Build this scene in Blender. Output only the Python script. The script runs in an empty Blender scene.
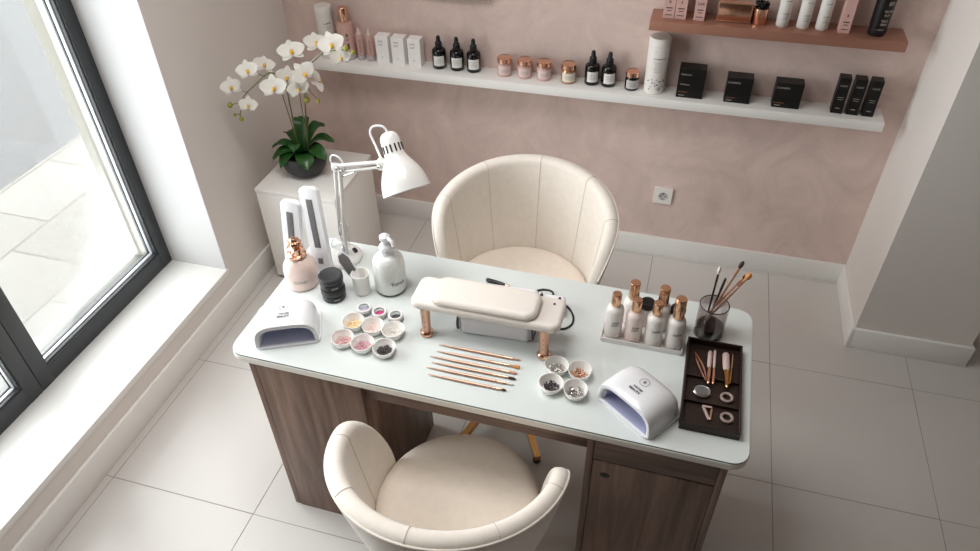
import bpy, bmesh, math, random
from mathutils import Vector, Matrix, noise
R = math.radians
PI = math.pi
scene = bpy.context.scene
COL = scene.collection
random.seed(7)

# ------------------------------------------------------------------ camera
cam_data = bpy.data.cameras.new('camera')
cam_data.sensor_width = 36.0
cam_data.lens = 26.366
cam_data.clip_start = 0.02
camera = bpy.data.objects.new('camera', cam_data)
camera.matrix_world = Matrix(((0.96207, -0.16393, 0.21804, 1.1194),
                              (0.27228, 0.62584, -0.73088, -1.1282),
                              (-0.01665, 0.76253, 0.64674, 2.2067),
                              (0, 0, 0, 1)))
COL.objects.link(camera)
scene.camera = camera

# ------------------------------------------------------------------ world, light, exposure
world = bpy.data.worlds.new('overcast_sky')
scene.world = world
world.use_nodes = True
bg = world.node_tree.nodes['Background']
bg.inputs['Color'].default_value = (0.97, 0.985, 1.0, 1)
bg.inputs['Strength'].default_value = 3.0

def area(name, loc, rot, sx, sy, power, color, portal=False):
    d = bpy.data.lights.new(name, 'AREA')
    d.shape = 'RECTANGLE'
    d.size, d.size_y = sx, sy
    d.energy = power
    d.color = color
    if portal:
        d.cycles.is_portal = True
    o = bpy.data.objects.new(name, d)
    o.location = loc
    o.rotation_euler = rot
    COL.objects.link(o)
    return o
# area lamp added just outside the panes, boosts the daylight indoors
area('window_daylight', (-1.11, 0.081, 1.38), (0, R(-90), 0), 2.3, 1.56, 72.0, (0.97, 0.985, 1.0))
# unseen fill lamp added below the ceiling to lift desk and back wall
cl_ = area('ceiling_fill_light', (0.25, 0.25, 2.78), (0, 0, 0), 1.0, 0.8, 15.0, (1.0, 0.985, 0.965))
cl_.data.spread = R(125)

vs = scene.view_settings
vs.view_transform = 'Standard'
vs.look = 'None'
vs.exposure = 0.0
vs.gamma = 1.0
vs.use_curve_mapping = False
scene.cycles.max_bounces = 10
scene.cycles.diffuse_bounces = 6
scene.cycles.glossy_bounces = 4
scene.cycles.transmission_bounces = 6
scene.cycles.transparent_max_bounces = 12
scene.cycles.caustics_reflective = False
scene.cycles.caustics_refractive = False
scene.cycles.sample_clamp_indirect = 6.0
scene.cycles.use_denoising = True

# ------------------------------------------------------------------ materials
def lin(c):
    c = c / 255.0
    return c / 12.92 if c <= 0.04045 else ((c + 0.055) / 1.055) ** 2.4
def rgb(r, g, b):
    return (lin(r), lin(g), lin(b), 1.0)
def mat(name, col, rough=0.5, metal=0.0, vary=0.03, scale=12.0, bump=0.0, bscale=200.0, coat=0.0,
        spec=0.5, sheen=0.0, trans=0.0, ior=1.45, stretch=(1, 1, 1), alpha=1.0):
    m = bpy.data.materials.new(name)
    m.use_nodes = True
    nt = m.node_tree
    b = nt.nodes['Principled BSDF']
    b.inputs['Roughness'].default_value = rough
    b.inputs['Metallic'].default_value = metal
    b.inputs['Specular IOR Level'].default_value = spec
    b.inputs['Coat Weight'].default_value = coat
    b.inputs['Sheen Weight'].default_value = sheen
    b.inputs['Transmission Weight'].default_value = trans
    b.inputs['IOR'].default_value = ior
    b.inputs['Alpha'].default_value = alpha
    tc = nt.nodes.new('ShaderNodeTexCoord')
    mp = nt.nodes.new('ShaderNodeMapping')
    mp.inputs['Scale'].default_value = stretch
    nt.links.new(tc.outputs['Object'], mp.inputs['Vector'])
    no = nt.nodes.new('ShaderNodeTexNoise')
    no.inputs['Scale'].default_value = scale
    no.inputs['Detail'].default_value = 5
    nt.links.new(mp.outputs['Vector'], no.inputs['Vector'])
    rp = nt.nodes.new('ShaderNodeValToRGB')
    c = Vector(col[:3])
    rp.color_ramp.elements[0].position = 0.3
    rp.color_ramp.elements[1].position = 0.7
    rp.color_ramp.elements[0].color = (*(c * (1 - vary)), 1)
    rp.color_ramp.elements[1].color = (*[min(1, v * (1 + vary)) for v in c], 1)
    nt.links.new(no.outputs['Fac'], rp.inputs['Fac'])
    nt.links.new(rp.outputs['Color'], b.inputs['Base Color'])
    if bump:
        n2 = nt.nodes.new('ShaderNodeTexNoise')
        n2.inputs['Scale'].default_value = bscale
        nt.links.new(mp.outputs['Vector'], n2.inputs['Vector'])
        bp = nt.nodes.new('ShaderNodeBump')
        bp.inputs['Strength'].default_value = bump
        bp.inputs['Distance'].default_value = 0.002
        nt.links.new(n2.outputs['Fac'], bp.inputs['Height'])
        nt.links.new(bp.outputs['Normal'], b.inputs['Normal'])
    return m

def plaster_mat():
    m = mat('pink_plaster', rgb(217, 195, 187), 0.75, vary=0.12, scale=4.0, spec=0.3)
    nt = m.node_tree
    b = nt.nodes['Principled BSDF']
    no = [n for n in nt.nodes if n.type == 'TEX_NOISE'][0]
    no.inputs['Detail'].default_value = 9
    no.inputs['Roughness'].default_value = 0.68
    no.inputs['Distortion'].default_value = 1.6
    mp = [n for n in nt.nodes if n.type == 'MAPPING'][0]
    n2 = nt.nodes.new('ShaderNodeTexNoise')
    n2.inputs['Scale'].default_value = 14
    n2.inputs['Detail'].default_value = 8
    n2.inputs['Distortion'].default_value = 2.5
    nt.links.new(mp.outputs['Vector'], n2.inputs['Vector'])
    bp = nt.nodes.new('ShaderNodeBump')
    bp.inputs['Strength'].default_value = 0.35
    bp.inputs['Distance'].default_value = 0.004
    nt.links.new(n2.outputs['Fac'], bp.inputs['Height'])
    nt.links.new(bp.outputs['Normal'], b.inputs['Normal'])
    return m

def wood_mat(name, dark, light, stretch, rough=0.45):
    m = mat(name, dark, rough, scale=5.0, stretch=stretch)
    nt = m.node_tree
    b = nt.nodes['Principled BSDF']
    no = [n for n in nt.nodes if n.type == 'TEX_NOISE'][0]
    no.inputs['Detail'].default_value = 7
    no.inputs['Distortion'].default_value = 0.8
    rp = [n for n in nt.nodes if n.type == 'VALTORGB'][0]
    rp.color_ramp.elements[0].color = dark
    rp.color_ramp.elements[1].color = light
    mp = [n for n in nt.nodes if n.type == 'MAPPING'][0]
    n2 = nt.nodes.new('ShaderNodeTexNoise')
    n2.inputs['Scale'].default_value = 40
    n2.inputs['Detail'].default_value = 3
    nt.links.new(mp.outputs['Vector'], n2.inputs['Vector'])
    mx = nt.nodes.new('ShaderNodeMixRGB')
    mx.blend_type = 'MULTIPLY'
    mx.inputs['Fac'].default_value = 0.35
    nt.links.new(rp.outputs['Color'], mx.inputs['Color1'])
    nt.links.new(n2.outputs['Fac'], mx.inputs['Color2'])
    nt.links.new(mx.outputs['Color'], b.inputs['Base Color'])
    return m

def clear_glass(name, tint, gloss=0.08, rough=0.03, edge=0.6):
    """thin clear glass: mostly see-through, glossy towards grazing"""
    m = bpy.data.materials.new(name)
    m.use_nodes = True
    nt = m.node_tree
    nt.nodes.remove(nt.nodes['Principled BSDF'])
    out = nt.nodes['Material Output']
    t = nt.nodes.new('ShaderNodeBsdfTransparent')
    t.inputs['Color'].default_value = tint
    g = nt.nodes.new('ShaderNodeBsdfGlossy')
    g.inputs['Roughness'].default_value = rough
    lw = nt.nodes.new('ShaderNodeLayerWeight')
    lw.inputs['Blend'].default_value = 0.25
    ma = nt.nodes.new('ShaderNodeMath')
    ma.operation = 'MULTIPLY_ADD'
    ma.inputs[1].default_value = edge
    ma.inputs[2].default_value = gloss
    nt.links.new(lw.outputs['Fresnel'], ma.inputs[0])
    mx = nt.nodes.new('ShaderNodeMixShader')
    nt.links.new(ma.outputs[0], mx.inputs['Fac'])
    nt.links.new(t.outputs[0], mx.inputs[1])
    nt.links.new(g.outputs[0], mx.inputs[2])
    nt.links.new(mx.outputs[0], out.inputs['Surface'])
    return m

def paver_mat():
    m = bpy.data.materials.new('street_pavers')
    m.use_nodes = True
    nt = m.node_tree
    b = nt.nodes['Principled BSDF']
    b.inputs['Roughness'].default_value = 0.8
    tc = nt.nodes.new('ShaderNodeTexCoord')
    br = nt.nodes.new('ShaderNodeTexBrick')
    br.inputs['Color1'].default_value = rgb(164, 161, 155)
    br.inputs['Color2'].default_value = rgb(172, 169, 164)
    br.inputs['Mortar'].default_value = rgb(140, 134, 126)
    br.inputs['Scale'].default_value = 1.0
    br.inputs['Mortar Size'].default_value = 0.006
    br.inputs['Brick Width'].default_value = 0.52
    br.inputs['Row Height'].default_value = 0.46
    mp = nt.nodes.new('ShaderNodeMapping')
    mp.inputs['Location'].default_value = (0.16, 0.175, 0)
    mp.inputs['Rotation'].default_value = (0, 0, R(90))
    nt.links.new(tc.outputs['Object'], mp.inputs['Vector'])
    nt.links.new(mp.outputs['Vector'], br.inputs['Vector'])
    no = nt.nodes.new('ShaderNodeTexNoise')
    no.inputs['Scale'].default_value = 60
    no.inputs['Detail'].default_value = 6
    nt.links.new(tc.outputs['Object'], no.inputs['Vector'])
    mx = nt.nodes.new('ShaderNodeMixRGB')
    mx.blend_type = 'OVERLAY'
    mx.inputs['Fac'].default_value = 0.25
    nt.links.new(br.outputs['Color'], mx.inputs['Color1'])
    nt.links.new(no.outputs['Fac'], mx.inputs['Color2'])
    nt.links.new(mx.outputs['Color'], b.inputs['Base Color'])
    return m

M = dict(
    wall=mat('wall_paint', rgb(228, 222, 217), 0.8, vary=0.012, scale=4, spec=0.3),
    taupe=mat('taupe_paint', rgb(128, 112, 102), 0.8, vary=0.012, scale=4, spec=0.3),
    reveal=mat('reveal_paint', rgb(212, 212, 212), 0.7, vary=0.01, scale=4, spec=0.3),
    pink=plaster_mat(),
    white_trim=mat('white_trim', rgb(240, 239, 236), 0.4, vary=0.01),
    sill=mat('sill_white', rgb(240, 239, 236), 0.35, vary=0.01),
    ceiling=mat('ceiling_paint', rgb(225, 222, 218), 0.85, vary=0.01),
    tile=mat('floor_tile', rgb(206, 202, 198), 0.22, vary=0.025, scale=2.5, spec=0.5),
    grout=mat('floor_grout', rgb(150, 140, 132), 0.9, vary=0.05),
    pavers=paver_mat(),
    asphalt=mat('street_asphalt', rgb(134, 134, 134), 0.9, vary=0.16, scale=90, bump=0.4, bscale=120),
    facade=mat('facade_render', rgb(210, 206, 194), 0.8, vary=0.02),
    ledge=mat('outer_ledge', rgb(196, 194, 190), 0.5, vary=0.01),
    frame=mat('anthracite_frame', rgb(54, 57, 60), 0.38, vary=0.02, scale=30),
    bead=mat('glazing_bead', rgb(205, 208, 212), 0.3, metal=0.35, vary=0.03),
    gasket=mat('rubber_gasket', rgb(40, 42, 44), 0.6),
    pane=clear_glass('window_glass', (0.97, 0.985, 0.98, 1), gloss=0.02),
    glass_top=mat('backpainted_glass', rgb(213, 218, 216), 0.10, vary=0.006, coat=0.3, spec=0.5),
    glass_edge=mat('glass_edge', rgb(92, 112, 106), 0.15, vary=0.02),
    slab=mat('desk_slab', rgb(222, 218, 210), 0.4, vary=0.01),
    wood=wood_mat('walnut', rgb(94, 71, 58), rgb(146, 119, 104), (6, 6, 0.45)),
    wood_h=wood_mat('walnut_horizontal', rgb(86, 64, 52), rgb(130, 104, 90), (0.45, 6, 6)),
    wood_dark=wood_mat('dark_wood', rgb(34, 21, 15), rgb(56, 38, 29), (0.8, 8, 8), 0.45),
    wood_gap=mat('dark_gap', rgb(26, 20, 17), 0.8),
    cream=mat('cream_upholstery', rgb(229, 221, 211), 0.62, vary=0.03, scale=40, bump=0.12, bscale=420, sheen=0.25, spec=0.3),
    cream_seat=mat('cream_seat', rgb(226, 214, 201), 0.65, vary=0.03, scale=40, bump=0.12, bscale=420, sheen=0.2, spec=0.3),
    seam=mat('seam_thread', rgb(206, 194, 180), 0.8, vary=0.02),
    gold=mat('polished_gold', rgb(206, 156, 98), 0.12, metal=1.0, vary=0.03),
    copper=mat('rose_gold', rgb(232, 184, 158), 0.2, metal=1.0, vary=0.04, scale=30),
    copper_brush=mat('brushed_rose_gold', rgb(206, 166, 144), 0.36, metal=0.9, vary=0.05, scale=60, stretch=(1, 1, 8)),
    copper_satin=mat('satin_copper_shelf', rgb(164, 118, 100), 0.35, metal=0.3, vary=0.04, scale=20),
    white_plastic=mat('white_plastic', rgb(226, 226, 229), 0.25, vary=0.006, coat=0.2),
    white_enamel=mat('white_enamel', rgb(222, 220, 217), 0.22, vary=0.006, coat=0.4),
    white_ceramic=mat('white_ceramic', rgb(240, 237, 233), 0.2, vary=0.01, coat=0.3),
    white_matte=mat('white_matte', rgb(226, 222, 217), 0.55, vary=0.012),
    pedestal=mat('pedestal_lacquer', rgb(240, 238, 234), 0.35, vary=0.01),
    card=mat('white_carton', rgb(244, 242, 240), 0.6, vary=0.015),
    label=mat('paper_label', rgb(226, 225, 222), 0.6, vary=0.02, scale=60),
    label_pink=mat('pink_label', rgb(222, 200, 196), 0.6, vary=0.02, scale=60),
    label_cream=mat('cream_label', rgb(226, 221, 204), 0.6, vary=0.02, scale=60),
    label_grey=mat('grey_label', rgb(190, 186, 186), 0.6, vary=0.02, scale=60),
    black_glass=mat('black_glass', rgb(20, 20, 21), 0.15, vary=0.05),
    black_rubber=mat('black_rubber', rgb(24, 24, 25), 0.5, vary=0.05),
    black_card=mat('black_carton', rgb(13, 11, 11), 0.45, vary=0.1),
    black_matte=mat('black_matte', rgb(50, 50, 51), 0.55, vary=0.06, scale=60),
    black_plastic=mat('black_plastic', rgb(30, 30, 31), 0.3, vary=0.05),
    ink=mat('dark_ink', rgb(58, 54, 54), 0.6, vary=0.05),
    ink_soft=mat('grey_ink', rgb(140, 134, 132), 0.7, vary=0.05),
    ink_pale=mat('pale_print', rgb(165, 154, 146), 0.6, vary=0.05),
    ink_tan=mat('bronze_print', rgb(120, 84, 60), 0.5, vary=0.05),
    pink_card=mat('pink_carton', rgb(205, 166, 158), 0.55, vary=0.03),
    pink_lotion=mat('pink_lotion', rgb(205, 165, 155), 0.3, vary=0.02, coat=0.3),
    pink_glass=mat('pink_soap_glass', rgb(250, 224, 214), 0.12, vary=0.03, trans=0.25, coat=0.4),
    soap_white=mat('frosted_soap', rgb(246, 246, 244), 0.3, vary=0.03, coat=0.3),
    soap_glass=clear_glass('soap_bottle_glass', (0.985, 0.99, 0.985, 1), gloss=0.03, rough=0.08, edge=0.15),
    smoke_glass=clear_glass('smoked_glass', (0.87, 0.83, 0.82, 1), gloss=0.03, edge=0.3),
    clear_lid=clear_glass('clear_acrylic', (0.90, 0.91, 0.92, 1), gloss=0.10),
    acrylic=mat('frosted_acrylic', rgb(226, 222, 220), 0.2, vary=0.01, coat=0.3),
    blush=mat('blush_polish', rgb(226, 196, 186), 0.3, vary=0.03),
    frosted=mat('frosted_bottle', rgb(232, 226, 221), 0.35, vary=0.02, coat=0.25),
    frosted_pink=mat('frosted_pink_bottle', rgb(232, 214, 207), 0.35, vary=0.02, coat=0.25),
    lavender=mat('lavender_liner', rgb(176, 178, 205), 0.3, vary=0.02),
    navy=mat('grey_blue_liner', rgb(205, 207, 226), 0.3, vary=0.02),
    grit=mat('grey_abrasive', rgb(104, 102, 102), 0.9, vary=0.25, scale=300),
    leaf=mat('orchid_leaf', rgb(36, 84, 32), 0.35, vary=0.25, scale=14, coat=0.15),
    stem=mat('orchid_stem', rgb(104, 108, 58), 0.5, vary=0.15, scale=30),
    petal=mat('orchid_petal', rgb(230, 227, 220), 0.5, vary=0.02, sheen=0.1),
    lip=mat('orchid_lip', rgb(222, 176, 70), 0.5, vary=0.2, scale=80),
    bud=mat('orchid_bud', rgb(150, 150, 62), 0.5, vary=0.12, scale=60),
    bark=mat('potting_bark', rgb(60, 44, 34), 0.9, vary=0.3, scale=80),
    bristle=mat('dark_bristle', rgb(62, 42, 32), 0.8, vary=0.2, scale=200),
    bristle_tan=mat('tan_bristle', rgb(196, 136, 78), 0.7, vary=0.2, scale=200),
    bristle_white=mat('white_bristle', rgb(225, 215, 205), 0.7, vary=0.1, scale=200),
    bristle_pink=mat('pink_bristle', rgb(196, 148, 128), 0.7, vary=0.15, scale=200),
    armpad=mat('armrest_leatherette', rgb(222, 214, 206), 0.5, vary=0.015, scale=50, bump=0.08, bscale=500),
    device=mat('device_white', rgb(240, 237, 240), 0.4, vary=0.01),
    strap=mat('dark_strap', rgb(80, 80, 82), 0.6, vary=0.05),
    silver=mat('silver_metal', rgb(205, 205, 205), 0.2, metal=1.0, vary=0.03),
    lilac=mat('lilac_handle', rgb(196, 172, 167), 0.4, vary=0.04),
    outlet_w=mat('socket_white', rgb(236, 233, 228), 0.35, vary=0.01),
    ring_grey=mat('grey_pink_ring', rgb(158, 138, 132), 0.3, vary=0.08, scale=80),
    bead_gold=mat('gold_flakes', rgb(226, 196, 150), 0.4, vary=0.25, scale=300),
    bead_blush=mat('blush_flakes', rgb(228, 205, 200), 0.4, vary=0.15, scale=300),
    bead_white=mat('white_flakes', rgb(214, 208, 202), 0.4, vary=0.08, scale=300),
    bead_pink=mat('pink_flakes', rgb(206, 166, 164), 0.35, vary=0.25, scale=300),
    bead_rose=mat('rose_flakes', rgb(196, 150, 160), 0.35, vary=0.35, scale=300),
    bead_dark=mat('dark_beads', rgb(58, 48, 52), 0.25, vary=0.3, scale=300),
    bead_silver=mat('silver_beads', rgb(190, 184, 180), 0.15, metal=0.8, vary=0.2, scale=300),
    bead_copper=mat('copper_beads', rgb(196, 146, 116), 0.2, metal=0.6, vary=0.2, scale=300),
    magenta=mat('magenta_powder', rgb(196, 66, 116), 0.7, vary=0.2, scale=200),
    lilac_powder=mat('lilac_powder', rgb(180, 172, 190), 0.7, vary=0.2, scale=200),
    grey_powder=mat('grey_powder', rgb(78, 74, 80), 0.7, vary=0.2, scale=200),
)

# ------------------------------------------------------------------ mesh helpers
class MB:
    def __init__(s):
        s.v, s.f, s.sm = [], [], []
    def add(s, vs, fs, smooth=True, mtx=None):
        o = len(s.v)
        s.v += [tuple(mtx @ Vector(p)) if mtx else tuple(p) for p in vs]
        s.f += [tuple(i + o for i in f) for f in fs]
        s.sm += [smooth] * len(fs)
        return s
    def box(s, x0, x1, y0, y1, z0, z1, bev=0.0, seg=2, mtx=None):
        bm = bmesh.new()
        bmesh.ops.create_cube(bm, size=1.0)
        for v in bm.verts:
            v.co = Vector(((x0 + x1) / 2 + v.co.x * (x1 - x0), (y0 + y1) / 2 + v.co.y * (y1 - y0), (z0 + z1) / 2 + v.co.z * (z1 - z0)))
        if bev:
            bmesh.ops.bevel(bm, geom=bm.edges[:], offset=bev, segments=seg, profile=0.5, affect='EDGES')
        return s.bm(bm, bev > 0.004, mtx)
    def bm(s, bm, smooth=True, mtx=None):
        bm.verts.index_update()
        s.add([v.co.copy() for v in bm.verts], [[v.index for v in f.verts] for f in bm.faces], smooth, mtx)
        bm.free()
        return s
    def lathe(s, prof, n=28, mtx=None, smooth=True, sx=1.0, sy=1.0):
        """prof: list of (r, z); r == 0 closes to a point"""
        vs, fs, rings = [], [], []
        for r, z in prof:
            if r < 1e-7:
                rings.append([len(vs)])
                vs.append((0, 0, z))
            else:
                rings.append(list(range(len(vs), len(vs) + n)))
                vs += [(sx * r * math.cos(2 * PI * k / n), sy * r * math.sin(2 * PI * k / n), z) for k in range(n)]
        for a, b in zip(rings, rings[1:]):
            for k in range(n):
                k2 = (k + 1) % n
                if len(a) == 1 and len(b) == 1:
                    continue
                if len(a) == 1:
                    fs.append((a[0], b[k2], b[k]))
                elif len(b) == 1:
                    fs.append((a[k], a[k2], b[0]))
                else:
                    fs.append((a[k], a[k2], b[k2], b[k]))
        return s.add(vs, fs, smooth, mtx)
    def tube(s, pts, r, n=10, caps=True, closed=False, mtx=None, flat=1.0):
        """r: number or list of radii"""
        P = [Vector(p) for p in pts]
        L = len(P)
        rr = r if isinstance(r, (list, tuple)) else [r] * L
        vs, fs = [], []
        up = None
        for i in range(L):
            if closed:
                t = P[(i + 1) % L] - P[i - 1]
            else:
                t = P[min(i + 1, L - 1)] - P[max(i - 1, 0)]
            t.normalize()
            if up is None:
                up = Vector((0, 0, 1)) if abs(t.z) < 0.9 else Vector((1, 0, 0))
            a = (up - t * up.dot(t)).normalized()
            up = a
            b = t.cross(a)
            for k in range(n):
                w = 2 * PI * k / n
                vs.append(P[i] + (a * math.cos(w) * flat + b * math.sin(w)) * rr[i])
        m = L if closed else L - 1
        for i in range(m):
            j = (i + 1) % L
            for k in range(n):
                k2 = (k + 1) % n
                fs.append((i * n + k, i * n + k2, j * n + k2, j * n + k))
        if caps and not closed:
            fs.append(tuple(range(n - 1, -1, -1)))
            fs.append(tuple((L - 1) * n + k for k in range(n)))
        return s.add(vs, fs, True, mtx)
    def prism(s, outline, z0, z1, bev=0.0, mtx=None, smooth=False, seg=2):
        bm = bmesh.new()
        lo = [bm.verts.new((x, y, z0)) for x, y in outline]
        hi = [bm.verts.new((x, y, z1)) for x, y in outline]
        n = len(outline)
        bm.faces.new(lo[::-1])
        bm.faces.new(hi)
        for i in range(n):
            bm.faces.new((lo[i], lo[(i + 1) % n], hi[(i + 1) % n], hi[i]))
        if bev:
            es = [e for e in bm.edges if abs(e.verts[0].co.z - e.verts[1].co.z) < 1e-6]
            bmesh.ops.bevel(bm, geom=es, offset=bev, segments=seg, profile=0.5, affect='EDGES')
        return s.bm(bm, smooth, mtx)
    def build(s, name, material, parent=None, loc=None, rotz=0.0, weld=False):
        me = bpy.data.meshes.new(name)
        me.from_pydata(s.v, [], s.f)
        me.polygons.foreach_set('use_smooth', s.sm)
        bm = bmesh.new()
        bm.from_mesh(me)
        if weld:
            bmesh.ops.remove_doubles(bm, verts=bm.verts, dist=1e-6)
        bmesh.ops.recalc_face_normals(bm, faces=bm.faces)
        bm.to_mesh(me)
        bm.free()
        try:
            me.set_sharp_from_angle(angle=R(42))
        except Exception:
            pass
        me.materials.append(M[material] if isinstance(material, str) else material)
        o = bpy.data.objects.new(name, me)
        COL.objects.link(o)
        if parent is not None:
            o.parent = parent
        if loc is not None:
            o.location = loc
        o.rotation_euler.z = rotz
        return o

def rrect(w, d, r, cx=0.0, cy=0.0, n=8):
    """rounded rectangle outline, counter-clockwise"""
    pts = []
    for sx, sy, a0 in ((1, 1, 0), (-1, 1, 90), (-1, -1, 180), (1, -1, 270)):
        for k in range(n + 1):
            a = R(a0 + 90 * k / n)
            pts.append((cx + sx * (w / 2 - r) + r * math.cos(a), cy + sy * (d / 2 - r) + r * math.sin(a)))
    return pts
def smooth_path(pts, sub=8, closed=False):
    P = [Vector(p) for p in pts]
    n = len(P)
    out = []
    rng = n if closed else n - 1
    for i in range(rng):
        if closed:
            p0, p1, p2, p3 = P[i - 1], P[i], P[(i + 1) % n], P[(i + 2) % n]
        else:
            p0, p1, p2, p3 = P[max(i - 1, 0)], P[i], P[i + 1], P[min(i + 2, n - 1)]
        for k in range(sub):
            t = k / sub
            out.append(0.5 * ((2 * p1) + (p2 - p0) * t + (2 * p0 - 5 * p1 + 4 * p2 - p3) * t * t + (3 * p1 - p0 - 3 * p2 + p3) * t ** 3))
    if not closed:
        out.append(P[-1])
    return out
def align(origin, zdir, xhint=(1, 0, 0)):
    """matrix whose local z axis points along zdir"""
    z = Vector(zdir).normalized()
    x = Vector(xhint)
    x = (x - z * x.dot(z)).normalized()
    y = z.cross(x)
    return Matrix(((x.x, y.x, z.x, origin[0]), (x.y, y.y, z.y, origin[1]), (x.z, y.z, z.z, origin[2]), (0, 0, 0, 1)))
def tag(o, label, cat, group=None, kind=None):
    o['label'] = label
    o['category'] = cat
    if group:
        o['group'] = group
    if kind:
        o['kind'] = kind
    return o
def thing(name, label, cat, loc=(0, 0, 0), rotz=0.0, group=None):
    o = bpy.data.objects.new(name, None)
    o.empty_display_size = 0.03
    COL.objects.link(o)
    o.location = loc
    o.rotation_euler.z = rotz
    return tag(o, label, cat, group)
def dup(root, label, loc, rotz=None, group=None):
    r = root.copy()
    COL.objects.link(r)
    r.location = loc
    if rotz is not None:
        r.rotation_euler.z = rotz
    r['label'] = label
    if group:
        r['group'] = group
    for ch in list(root.children):
        c = ch.copy()
        COL.objects.link(c)
        c.parent = r
        for g in list(ch.children):
            d = g.copy()
            COL.objects.link(d)
            d.parent = c
    return r
def struct(o):
    o['kind'] = 'structure'
    return o

# lettering --------------------------------------------------------
def text_shape(s, size, bold=0.0):
    cu = bpy.data.curves.new('lettering', 'FONT')
    cu.body = s
    cu.size = size
    cu.align_x = 'CENTER'
    cu.align_y = 'CENTER'
    cu.resolution_u = 2
    cu.offset = bold
    o = bpy.data.objects.new('lettering', cu)
    COL.objects.link(o)
    dg = bpy.context.evaluated_depsgraph_get()
    me = bpy.data.meshes.new_from_object(o.evaluated_get(dg))
    vs = [v.co.copy() for v in me.vertices]
    fs = [list(p.vertices) for p in me.polygons]
    bpy.data.objects.remove(o)
    bpy.data.curves.remove(cu)
    bpy.data.meshes.remove(me)
    return vs, fs
def cyl_map(r, z, a0=-PI / 2):
    """wraps flat (x, y) lettering round a vertical cylinder, centred on angle a0"""
    return lambda x, y: (r * math.cos(a0 + x / r), r * math.sin(a0 + x / r), z + y)
def front_map(y0, z, x0=0.0):
    return lambda x, y: (x0 + x, y0, z + y)
class Print(MB):
    def word(s, txt, size, fn, bold=0.0, dx=0.0, dy=0.0):
        vs, fs = text_shape(txt, size, bold)
        return s.add([fn(v.x + dx, v.y + dy) for v in vs], fs, False)
    def line(s, w, h, fn, dx=0.0, dy=0.0, n=8):
        vs, fs = [], []
        for k in range(n + 1):
            x = dx - w / 2 + w * k / n
            vs += [fn(x, dy - h / 2), fn(x, dy + h / 2)]
        fs = [(2 * k, 2 * k + 2, 2 * k + 3, 2 * k + 1) for k in range(n)]
        return s.add(vs, fs, False)
    def ring(s, r, w, fn, dx=0.0, dy=0.0, n=32, sy=1.0):
        vs = []
        for k in range(n):
            a = 2 * PI * k / n
            for q in (r - w / 2, r + w / 2):
                vs.append(fn(dx + q * math.cos(a), dy + sy * q * math.sin(a)))
        fs = [(2 * k, 2 * k + 1, (2 * k + 3) % (2 * n), (2 * k + 2) % (2 * n)) for k in range(n)]
        return s.add(vs, fs, False)

# ------------------------------------------------------------------ the room
XL, XR, YB = -0.678, 1.959, 1.735       # left wall, right wall, pink wall
YP, XP = 1.313, 2.389                   # front face and far edge of the pillar
XW = -0.950                             # inner face of the window frame
XO = -1.165                             # outer face of the left wall
YR, YW0 = 0.871, -0.709                  # window opening along the wall
ZS, ZT = 0.2157, 2.5                    # sill and head of the window
YF, XFAR, ZC = -3.2, 4.3, 2.8           # wall behind the viewer, far right, ceiling

# floor: tiles over a bed of grout
xj = [XL - 0.02, -0.633, -0.067, 0.520, 1.105, 1.643, 2.181, 2.72, 3.26, 3.80, 4.34]
yj = [-3.25 + 0.0]
y = 1.119
ys = []
while y > -3.2:
    ys.append(y)
    y -= 0.5895
yj = [-3.25] + ys[::-1] + [1.119 + 0.5895, 2.3]
tiles = MB()
g = 0.0011
for a, b in zip(xj, xj[1:]):
    for c, d in zip(yj, yj[1:]):
        tiles.box(a + g, b - g, c + g, d - g, -0.012, 0.0, 0.0007, 1)
struct(tiles.build('floor', 'tile'))
struct(MB().box(XL - 0.02, XFAR + 0.05, -3.25, 2.3, -0.05, -0.0012).build('floor_grout', 'grout'))
struct(MB().box(XO, XFAR + 0.1, YF - 0.1, 2.4, ZC, ZC + 0.1).build('ceiling', 'ceiling'))
# left wall: under the sill, beyond the reveal, above the window, near end
wl = MB()
wl.box(XO, XL, YF, 2.3, -0.3, ZS - 0.03)
wl.box(XO + 0.002, XL, YR, YB, ZS - 0.03, ZC)
wl.box(XO + 0.002, XL, YW0, YR, ZT, ZC)
wl.box(XO + 0.002, XL, YF, YW0, ZS - 0.03, ZC)
struct(wl.build('wall_left', 'wall'))
rv = MB()
rv.box(-1.012, XL - 0.0005, YR - 0.004, YR + 0.004, ZS, ZT)
struct(rv.build('trim_2', 'reveal'))
struct(MB().box(-0.96, XL + 0.004, YW0, YR + 0.008, ZS - 0.03, ZS, 0.0025, 2).build('trim_1', 'sill'))
struct(MB().box(XL - 0.02, XR + 0.3, YB, YB + 0.15, -0.05, ZC).build('wall_back', 'pink'))
struct(MB().box(XR, XP, YP, YB + 0.15, -0.05, ZC).build('wall_right', 'wall'))
struct(MB().box(XP - 0.1, XFAR, 2.2, 2.3, -0.05, ZC).build('wall_far', 'wall'))
struct(MB().box(XFAR, XFAR + 0.1, YF, 2.3, -0.05, ZC).build('wall_end', 'taupe'))
struct(MB().box(XO, XFAR + 0.1, YF - 0.1, YF, -0.05, ZC).build('wall_front', 'taupe'))
def baseboard(name, x0, x1, y0, y1, h):
    struct(MB().box(x0, x1, y0, y1, 0.0, h, 0.003, 2).build(name, 'white_trim'))
baseboard('baseboard_left', XL, XL + 0.015, YF, YB - 0.0, 0.1195)
baseboard('baseboard_back', XL + 0.015, XR - 0.015, YB - 0.015, YB, 0.1046)
baseboard('baseboard_right', XR - 0.015, XR, YP - 0.015, YB, 0.1046)
baseboard('baseboard_pillar', XR, XP + 0.015, YP - 0.015, YP, 0.1046)
baseboard('baseboard_recess', XP, XP + 0.015, YP, 2.2, 0.1046)

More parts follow.
